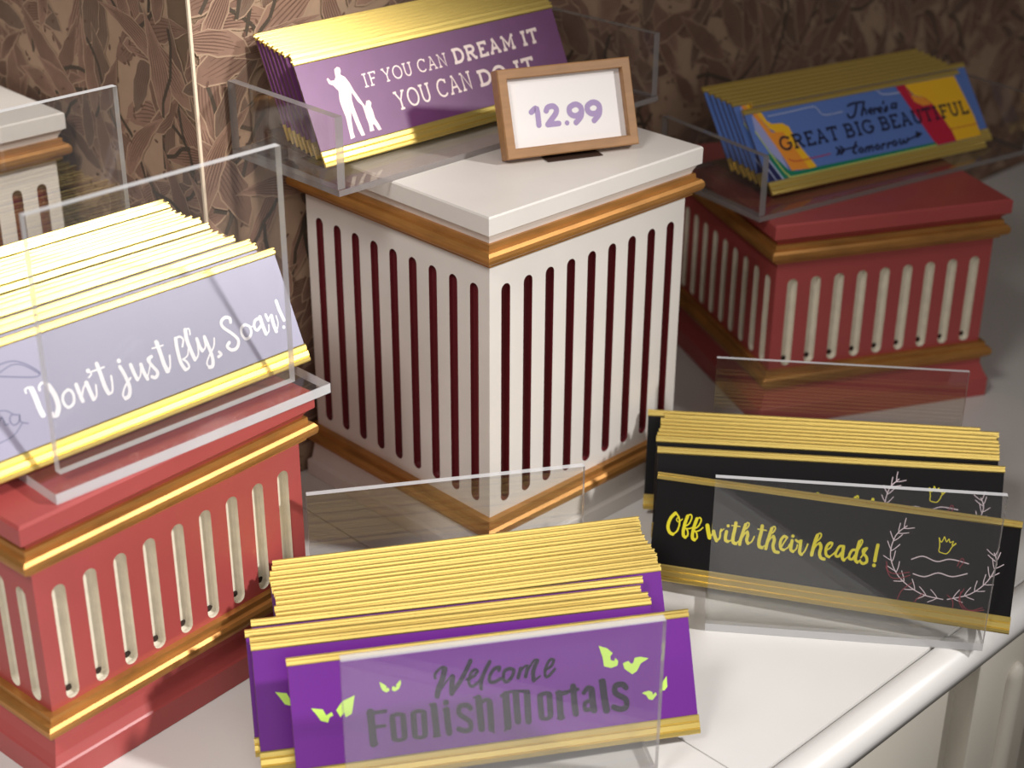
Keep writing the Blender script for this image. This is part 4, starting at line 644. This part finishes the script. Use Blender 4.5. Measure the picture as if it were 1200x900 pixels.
def plate_matrix(p, yaw, lean, roll):
    nt = Vector((math.sin(yaw) * math.cos(lean), -math.cos(yaw) * math.cos(lean), math.sin(lean)))
    return Matrix.Translation(p) @ Matrix.Rotation(roll, 4, nt) @ Matrix.Rotation(yaw, 4, 'Z')

for name, plates in STACKS.items():
    cache = {}; prints = {}
    ins, desc, colour = STYLE[name]
    for k, q in enumerate(plates):
        if k == 0: label = '%s, foremost of the stack %s' % (desc, WHERE[name])
        elif k == len(plates) - 1: label = '%s nameplate, rearmost of the stack %s' % (colour, WHERE[name])
        else: label = '%s nameplate, %s from the front of the stack %s' % (colour, ordinal(k), WHERE[name])
        t = thing('nameplate', label, 'nameplate', plate_matrix(q['p'], q['yaw'], q['lean'], q['roll']), '%s nameplates %s' % (colour, WHERE[name]))
        key = (round(q['lean'], 4), q['foot'])
        if key not in cache:
            cache[key] = {}
            for part, (bm, ms, _) in plate_meshes(q['lean'], ins, q['foot']).items():
                cache[key][part] = link(part, bm, ms, t)
            parts = cache[key]
        else:
            parts = {}
            for part, src in cache[key].items():
                c = src.copy(); COL.objects.link(c); c.parent = t; parts[part] = c
        if k in PRINTED[name]:
            lk = round(q['lean'], 4)
            if lk not in prints:
                prints[lk] = [link(n, bm, ms, parts['insert']) for n, bm, ms in art(name, q['lean'])]
            else:
                for src in prints[lk]:
                    c = src.copy(); COL.objects.link(c); c.parent = parts['insert']

# ------------------------------------------------------------------ price sign
qf = (0.0330, 0.8206, ZW + 0.0034, 0.3829, 0.3728, -0.0059)
t = thing('price_sign', 'small wooden framed price card reading 12.99 standing on the white box', 'price sign', plate_matrix(qf[:3], qf[3], qf[4], 0))
lean = qf[4]
pr = Print(lean)
def fbox(bm, s0, s1, t0, t1, w0, w1):
    v = [bm.verts.new(pr.P(s, tt, w)) for w in (w1, w0) for s, tt in ((s0, t0), (s1, t0), (s1, t1), (s0, t1))]
    for f in ((0, 1, 2, 3), (7, 6, 5, 4), (0, 4, 5, 1), (1, 5, 6, 2), (2, 6, 7, 3), (3, 7, 4, 0)): bm.faces.new([v[i] for i in f])
FWm, FHm = 77.2, 47.6
bm = bmesh.new()
out_ = [(-FWm / 2, 0.4), (FWm / 2, 0.4), (FWm / 2, FHm), (-FWm / 2, FHm)]
bw = 5.4
inn = [(-FWm / 2 + bw, 0.4 + bw), (FWm / 2 - bw, 0.4 + bw), (FWm / 2 - bw, FHm - bw), (-FWm / 2 + bw, FHm - bw)]
def shr(pts, d): return [(x + d * (1 if x < 0 else -1), y + d * (1 if y < 20 else -1)) for x, y in pts]
levels = [(out_, -0.009), (out_, -0.0006), (shr(out_, .6), 0.0), (shr(inn, -.5), 0.0), (inn, -0.0005), (inn, -0.0042)]
ringsv = [[bm.verts.new(pr.P(x, y, w)) for x, y in pts] for pts, w in levels]
for a, b in zip(ringsv, ringsv[1:]):
    for i in range(4): bm.faces.new((a[i], a[(i + 1) % 4], b[(i + 1) % 4], b[i]))
bm.faces.new(ringsv[0][::-1])
link('frame', bm, 'wood', t)
bm = bmesh.new(); fbox(bm, -FWm / 2 + bw - .2, FWm / 2 - bw + .2, .4 + bw - .2, FHm - bw + .2, -0.0055, -0.0040)
card = link('card', bm, 'card', t)
d = Print(lean); d.z = -0.00392
for col, w, pts in TRACE['frame']['s']: d.stroke(pts, w, 0)
link('lettering', d.bm, 'lilac', card)
bm = bmesh.new()
prism_x(bm, [(-0.0015, -0.0031), (0.024, -0.0031), (0.024, -0.0010), (0.0205, -0.0010), (0.0165, 0.012), (0.0142, 0.012), (0.0125, -0.0026), (-0.0015, -0.0026)], -0.016, 0.016)
link('stand_foot', bm, 'wooddark', t)
